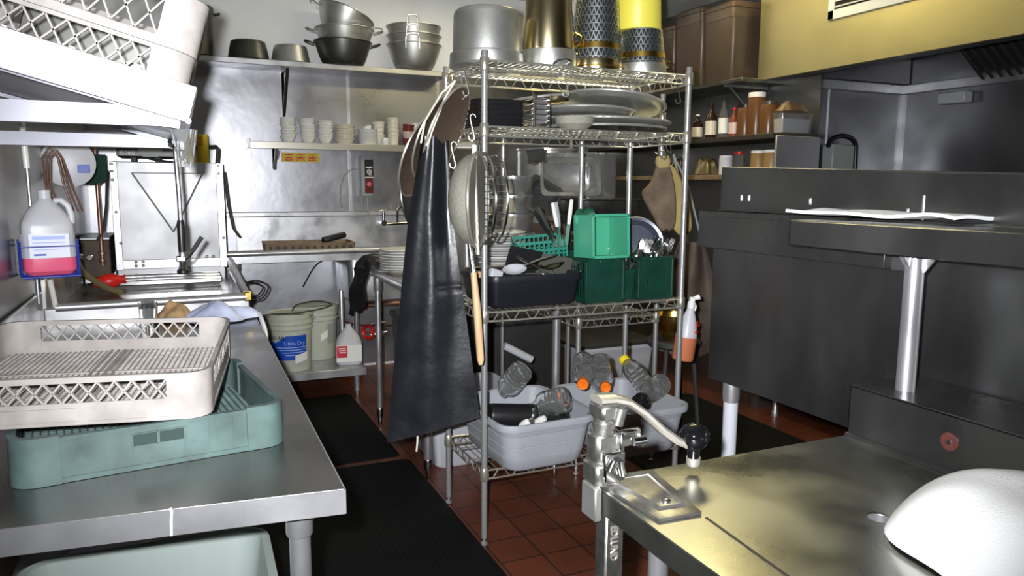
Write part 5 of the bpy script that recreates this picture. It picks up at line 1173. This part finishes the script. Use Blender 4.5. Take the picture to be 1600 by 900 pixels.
for k, p in enumerate(hp):
    a = Vector(hp[max(k-1, 0)]); b_ = Vector(hp[min(k+1, len(hp)-1)]); tg = (b_-a).normalized(); sd = Vector((0, 1, 0)); up_ = tg.cross(sd).normalized()
    w = (.026, .027, .020, .016, .016, .015, .014, .012)[k]; h = .008
    rings.append([tuple(Vector(p)+sd*w*c*.9+up_*h*s_) for c, s_ in ((1, .4), (.6, 1), (-.6, 1), (-1, .4), (-1, -.4), (-.6, -1), (.6, -1), (1, -.4))])
obj('crank_handle', MB().loft(rings), M['rimlight'], t)
obj('knob', MB().lathe([(0, .105), (.012, .104), (.026, .096), (.031, .084), (.03, .072), (.022, .058), (.013, .05), (.0125, .032), (0, .032)], 36, (.2, -.026, 0)), M['knob'], t, label='glossy black knob')
obj('knob_ferrule', MB().lathe([(0, .014), (.012, .016), (.0145, .022), (.0145, .034), (0, .034)], 24, (.2, -.026, 0)), M['rimlight'], t)
obj('clamp_flange', MB().box(-.037, -.022, -.034, .02, -.062, .006, .002), M['alu'], t)
obj('shaft', MB().box(-.009, .034, -.03, .012, -.5, -.006, .004), M['opener'], t)
obj('raised_lettering', MB().text('EDLUND', .03, lambda x, y, z: (y*.8+.003, -.031-z, -.115-x*.62), .001), M['rimlight'], t)
tx = MB().text('EDLUND', .03, lambda x, y, z: (y*.8+.003, -.031-z, -.26-x*.8), .001)
obj('raised_lettering', tx, M['rimlight'], t)
# towels
def tow(u, v):
    th = 2*PI*u; e = 1+.05*math.sin(3*th+.6)+.03*math.sin(7*th)
    x = .195*v*e*math.cos(th); y = .2*v*e*math.sin(th)
    z = .108*(1-v**3.6)*(1+.10*math.sin(17*x+3)*math.cos(13*y)) + .012*math.sin(x*22+y*11)*(1-v)
    c, s_ = math.cos(-.45), math.sin(-.45); return (c*x-s_*y, s_*x+c*y, max(.006, z+.006))
tag(obj('towel', MB().sheet(tow, 60, 18, .008), M['cloth'], smooth=80), 'thick white towel piled on the near right of the can opener table', 'towel', loc=(1.212, .69, TZ+.001))
def cl(u, v):
    x = (u-.5)*.20; y = (v-.5)*.46
    return (x+.02*math.sin(v*5), y, .0105+.003*math.sin(u*7+v*9)+.003*math.sin(v*13))
tag(obj('towel', MB().sheet(cl, 18, 30, .008), M['cloth'], smooth=80), 'flat folded white towel lying on the over-shelf', 'towel', loc=(1.64, 1.34, 1.3725), rot=(0, 0, rad(3)))

# ---------------------------------------------------------------- serving counter back
t = thing('cook_line_counter', 'long dark steel counter back with raised guard beyond the can opener table', 'counter', (1.85, 1.1, 0))
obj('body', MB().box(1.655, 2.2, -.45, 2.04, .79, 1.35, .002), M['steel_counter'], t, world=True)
ledge = MB().box(1.605, 1.66, 1.32, 2.06, 1.247, 1.369, .002)
ledge.at((1.66, 1.32, 0)).strip([(-.03, .0), (-.052, -.02), (-.04, -.06), (0, -.075)], .003, 1.247, 1.369).at()
obj('ledge', ledge, M['steel_counter'], t, world=True)
obj('ledge_top', MB().box(1.604, 2.0, -.45, 2.06, 1.349, 1.369, .002), M['steel_counter'], t, world=True)
gd = MB(); ya, yb = -.45, 2.058
za, zb_ = 1.43, 1.512
gd.add([(1.693, ya, 1.366), (1.693, yb, 1.366), (1.693, yb, zb_), (1.693, ya, za), (1.70, ya, 1.366), (1.70, yb, 1.366), (1.70, yb, zb_), (1.70, ya, za)], [(0, 1, 2, 3), (7, 6, 5, 4), (3, 2, 6, 7), (0, 4, 5, 1), (1, 5, 6, 2), (0, 3, 7, 4)])
gd.tube([(1.696, ya, za), (1.696, yb, zb_)], .0035, 8)
obj('guard_panel', gd, M['steel_counter'], t, world=True)
sc = MB()
for y, z in ((1.955, 1.41), (1.92, 1.41), (1.66, 1.405), (1.335, 1.385)): sc.box(1.689, 1.694, y-.003, y+.003, z-.008, z+.012, .001)
obj('keyhole_bracket', sc, M['alu'], t, world=True)
obj('guard_joint', MB().box(1.6905, 1.6935, 1.29, 1.294, 1.366, 1.43), M['steel'], t, world=True)
def cleg(x, y, zt):
    l = obj('leg', MB().lathe([(.022, .72), (.027, .725), (.029, .75), (.029, zt)], 20, (x, y, 0)), M['steel'], t, world=True)
    o = obj('leg_tube', MB().lathe([(.012, 0), (.014, .03), (.022, .04), (.0245, .72), (.024, .752)], 20, (x, y, 0)), M['greybin'], l); o.data.transform(Matrix.Translation(-Vector(t.location))); return l
cleg(1.685, 1.95, .79); cleg(2.12, .9, .79); cleg(1.68, -.2, .79); cleg(2.12, -.2, .79)

# ---------------------------------------------------------------- hood, alcove and sauces
HX, HZ = 3.25, 2.085
t = thing('exhaust_hood', 'big yellow-lit steel exhaust hood with a white vent grille over the cook line', 'hood', (3.9, 1.6, HZ))
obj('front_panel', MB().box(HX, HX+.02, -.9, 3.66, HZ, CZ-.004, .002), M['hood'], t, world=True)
obj('end_panel', MB().box(HX+.02, 4.54, 3.64, 3.66, HZ+.05, CZ-.004, .002), M['steel_dark'], t, world=True)
obj('inner_ceiling', MB().box(HX+.02, 4.54, -.9, 3.64, HZ+.22, HZ+.24), M['hood_in'], t, world=True)
gl_ = MB().box(HX+.02, HX+.10, -.9, 3.64, HZ, HZ+.012)
obj('gutter', gl_, M['hood_in'], t, world=True)
ff = MB(); y = .3
while y < 3.0: ff.at((4.2, y, HZ+.13), (0, rad(35), 0)).box(-.20, .20, -.012, .012, -.03, .03, .004); y += .055
o = obj('filter_baffle', ff, M['hood_in'], t, world=True); o['kind'] = 'stuff'
obj('nozzle', MB().lathe([(.02, .1), (.012, .08), (.012, .02), (.02, .0), (0, 0)], 12, (3.55, 2.9, HZ+.12)).lathe([(.02, .1), (.012, .08), (.012, .02), (.02, .0), (0, 0)], 12, (3.8, 1.7, HZ+.12)), M['brass'], t, world=True)
vg = MB().box(HX-.012, HX, 2.15, 3.13, 2.335, 2.385, .003).box(HX-.012, HX, 3.09, 3.13, 2.335, 2.75, .003).box(HX-.012, HX, 2.15, 2.19, 2.335, 2.75, .003).box(HX-.012, HX, 2.15, 3.13, 2.71, 2.75, .003)
v_ = obj('vent_frame', vg, M['white'], t, world=True)
vb = MB(); z = 2.40
while z < 2.70: vb.at((HX-.006, 2.64, z), (0, rad(-30), 0)).box(-.016, .016, -.45, .45, -.0015, .0015); z += .03
obj('vent_slat', vb, M['white'], t, world=True, smooth=0)
obj('vent_back', MB().box(HX-.003, HX-.001, 2.19, 3.09, 2.385, 2.71), M['near_black'], t, world=True)  # dark sheet painted as the shade behind the slats
t = thing('sauce_shelf', 'dark shelving of sauces on the aisle wall with a steel end panel', 'shelf', (3.27, 4.3, 1.2))
obj('end_panel', MB().box(3.09, 3.418, 3.30, 3.315, .9, 1.735, .002), M['steel'], t, world=True)
for z, m in ((1.72, 'near_black'), (1.49, 'brownwood')): obj('shelf_board', MB().box(3.07, 3.418, 3.315, 5.4, z, z+.03, .003), M[m], t, world=True)
obj('back_panel', MB().box(3.412, 3.418, 3.315, 3.69, .9, 2.09), M['steel_side'], t, world=True)
t = thing('wall_shelf', 'high steel shelf of brown bins left of the hood', 'shelf', (3.24, 4.3, 2.08))
obj('board', MB().box(3.08, 3.418, 3.60, 5.5, 2.065, 2.09, .003), M['alu_dark'], t, world=True)
for y in (3.75, 4.9): obj('bracket', MB().tube([(3.10, y, 2.06), (3.40, y, 1.80)], .012, 6).box(3.08, 3.41, y-.01, y+.01, 2.05, 2.065), M['alu_dark'], t, world=True)
for y, lab, h in ((3.98, 'brown tinted bin on the high shelf nearest the hood', .47), (4.28, 'middle brown tinted bin on the high shelf', .50), (4.58, 'brown tinted bin on the high shelf farthest from the hood', .44)):
    bt = thing('storage_bin', lab, 'bin', (3.235, y-.12, 2.0905), group='brown bins on the high shelf')
    obj('bin_body', MB().loft([rr(.24, .24, .03, 0), rr(.26, .265, .03, .02), rr(.28, .285, .03, h-.1), rr(.285, .288, .03, h-.098), rr(.285, .288, .03, h-.04), rr(.27, .27, .03, h-.04), rr(.24, .24, .03, .01)]), M['brownbin'], bt)
    obj('lid', MB().loft([rr(.293, .293, .03, h-.038), rr(.293, .293, .03, h-.015), rr(.26, .26, .03, h)]), M['brownbin'], bt)
SZ1, SZ2 = 1.7505, 1.5205
def sauce(name, label, y, z, h, r, m, cap, cat, lab=None, x=3.17, neck=True):
    t = thing(name, label, cat, (x, y, z))
    pr = [(0, 0), (r, 0), (r, h*.62), (r*.38, h*.78), (r*.36, h*.95), (0, h*.95)] if neck else [(0, 0), (r*.97, 0), (r, .006), (r, h*.85), (r*.9, h*.92), (0, h*.92)]
    obj(name.split('_')[-1]+'_body', MB().lathe(pr, 22), M[m], t)
    obj('cap', MB().lathe([(r*.42, h*.93), (r*.42, h), (0, h)] if neck else [(r*.94, h*.88), (r*.96, h*.9), (r*.96, h), (0, h)], 20), M[cap], t)
    if lab: obj('label_sheet', MB().lathe([(r+.001, h*.12), (r+.001, h*.5)], 22), M[lab], t)
sauce('sauce_bottle', 'clear slim bottle at the far left of the sauce shelf', 4.22, SZ1, .15, .022, 'clear', 'white', 'bottle')
sauce('sauce_bottle', 'small brown bottle with a cream label and white cap on the sauce shelf', 4.12, SZ1, .17, .035, 'darkglass', 'white', 'bottle', 'china2')
sauce('sauce_bottle', 'black-capped tall bottle with a pale green label on the sauce shelf', 3.98, SZ1, .23, .036, 'darkglass', 'black', 'bottle', 'china2')
sauce('sauce_bottle', 'tall bottle with a black cap and white base label right of the green-labelled bottle', 3.86, SZ1, .25, .03, 'clear', 'black', 'bottle', 'white')
sauce('sauce_bottle', 'red-labelled squeeze bottle in front of the brown jars', 3.76, SZ1, .18, .032, 'redbowl', 'red', 'bottle', 'pinkbowl')
sauce('sauce_jar', 'square-shouldered jar of brown sauce beside the red-labelled bottle', 3.66, SZ1, .19, .05, 'brownsauce', 'black', 'jar', None, neck=False)
sauce('sauce_jar', 'tall jar of brown sauce with a white cap under the shelf bracket', 3.565, SZ1, .25, .052, 'brownsauce', 'white', 'jar', None, neck=False)
sauce('sauce_jar', 'round glass jar of dark sauce right of the white-capped jar', 3.46, SZ1, .19, .052, 'brownsauce', 'brownbin', 'jar', None, neck=False)
tag(obj('glass_stack', MB().lathe([(.03, 0), (.035, .1), (.045, .105), (.045, .12), (.036, .125), (.04, .2), (0, .2)], 22), M['clear']), 'stack of clear plastic tubs above the sauce bottles', 'tub', loc=(3.31, 3.72, SZ1))
t = thing('food_container', 'clear square container of pale food at the near end of the sauce shelf', 'container', (3.27, 3.40, SZ1), 0)
t.location = (3.27, 3.395, SZ1)
obj('container_body', MB().loft([rr(.22, .12, .01, 0), rr(.24, .13, .012, .12), rr(.232, .122, .012, .12), rr(.214, .112, .01, .005)]), M['clear'], t)
obj('contents', MB().loft([rr(.205, .105, .01, .008), rr(.215, .11, .01, .085)]), M['greybin'], t)
tag(obj('plastic_bag', MB().sheet(crumple(0, 0, 0, .12, .07, .05, 21), 30, 8, .004), mat('brown_bag', (.1, .06, .04), .3)), 'brown plastic bag bunched on the clear square container', 'plastic bag', loc=(3.27, 3.395, SZ1+.122))
sauce('paste_jar', 'white-lidded jar of tan paste left on the lower sauce shelf', 3.53, SZ2, .14, .045, 'tansauce', 'white', 'jar', None, neck=False)
sauce('paste_jar', 'white-lidded jar of tan paste right, next to the steel end panel', 3.42, SZ2, .14, .047, 'tansauce', 'white', 'jar', None, neck=False)
sauce('glass_shaker', 'ribbed clear shaker with a red top on the lower sauce shelf', 3.70, SZ2, .14, .03, 'clear', 'red', 'shaker', None, neck=False)
sauce('paste_jar', 'clear white-lidded tub between the bag and the red-topped shaker', 3.82, SZ2, .12, .042, 'milky', 'white', 'jar', None, neck=False)
tag(obj('food_bag', MB().sheet(crumple(0, 0, 0, .075, .11, .11, 5), 34, 10, .004), mat('yellowish_bag', (.13, .1, .04), .25, trans=.2)), 'knotted plastic bag of yellowish food on the lower sauce shelf', 'plastic bag', loc=(3.17, 4.02, SZ2))
tag(obj('food_bag', MB().sheet(crumple(0, 0, 0, .07, .09, .1, 8), 30, 8, .004), mat('dark_food_bag', (.06, .03, .025), .2)), 'dark plastic bag at the far end of the lower sauce shelf', 'plastic bag', loc=(3.17, 4.32, SZ2))
t = thing('equipment_box', 'grey equipment box with a black cable loop on the steel wall under the hood', 'box', (3.93, 3.64, 1.52))
obj('box_body', MB().box(-.10, .09, -.05, .04, 0, .2, .006), M['greybox'], t)
obj('cable_loop', MB().tube([(-.11, -.02, .19)]+[(.0+.12*math.cos(rad(a)), -.03, .19+.065*math.sin(rad(a))) for a in range(170, -1, -17)]+[(.125, -.03, .06), (.115, -.03, -.1)], .016, 10), M['black'], t)
tag(obj('small_box', MB().box(-.04, .04, -.09, .09, -.035, .035, .006), M['greybin']), 'small pale box high on the right wall under the hood', 'box', loc=(4.508, 3.28, 2.01))
# cooking range under the hood, hidden mostly by the counter
t = thing('cooking_range', 'low dark range under the hood behind the counter guard', 'range', (3.95, 2.3, 0))
obj('body', MB().box(3.36, 4.5, .4, 3.62, .15, .88, .01), M['hood_in'], t, world=True)
for x, y in ((3.40, 3.52), (3.40, .5), (4.4, 3.5), (4.4, .5)): obj('leg', MB().lathe([(.02, 0), (.022, .03), (.016, .04), (.016, .15)], 12, (x, y, 0)), M['steel'], t, world=True)
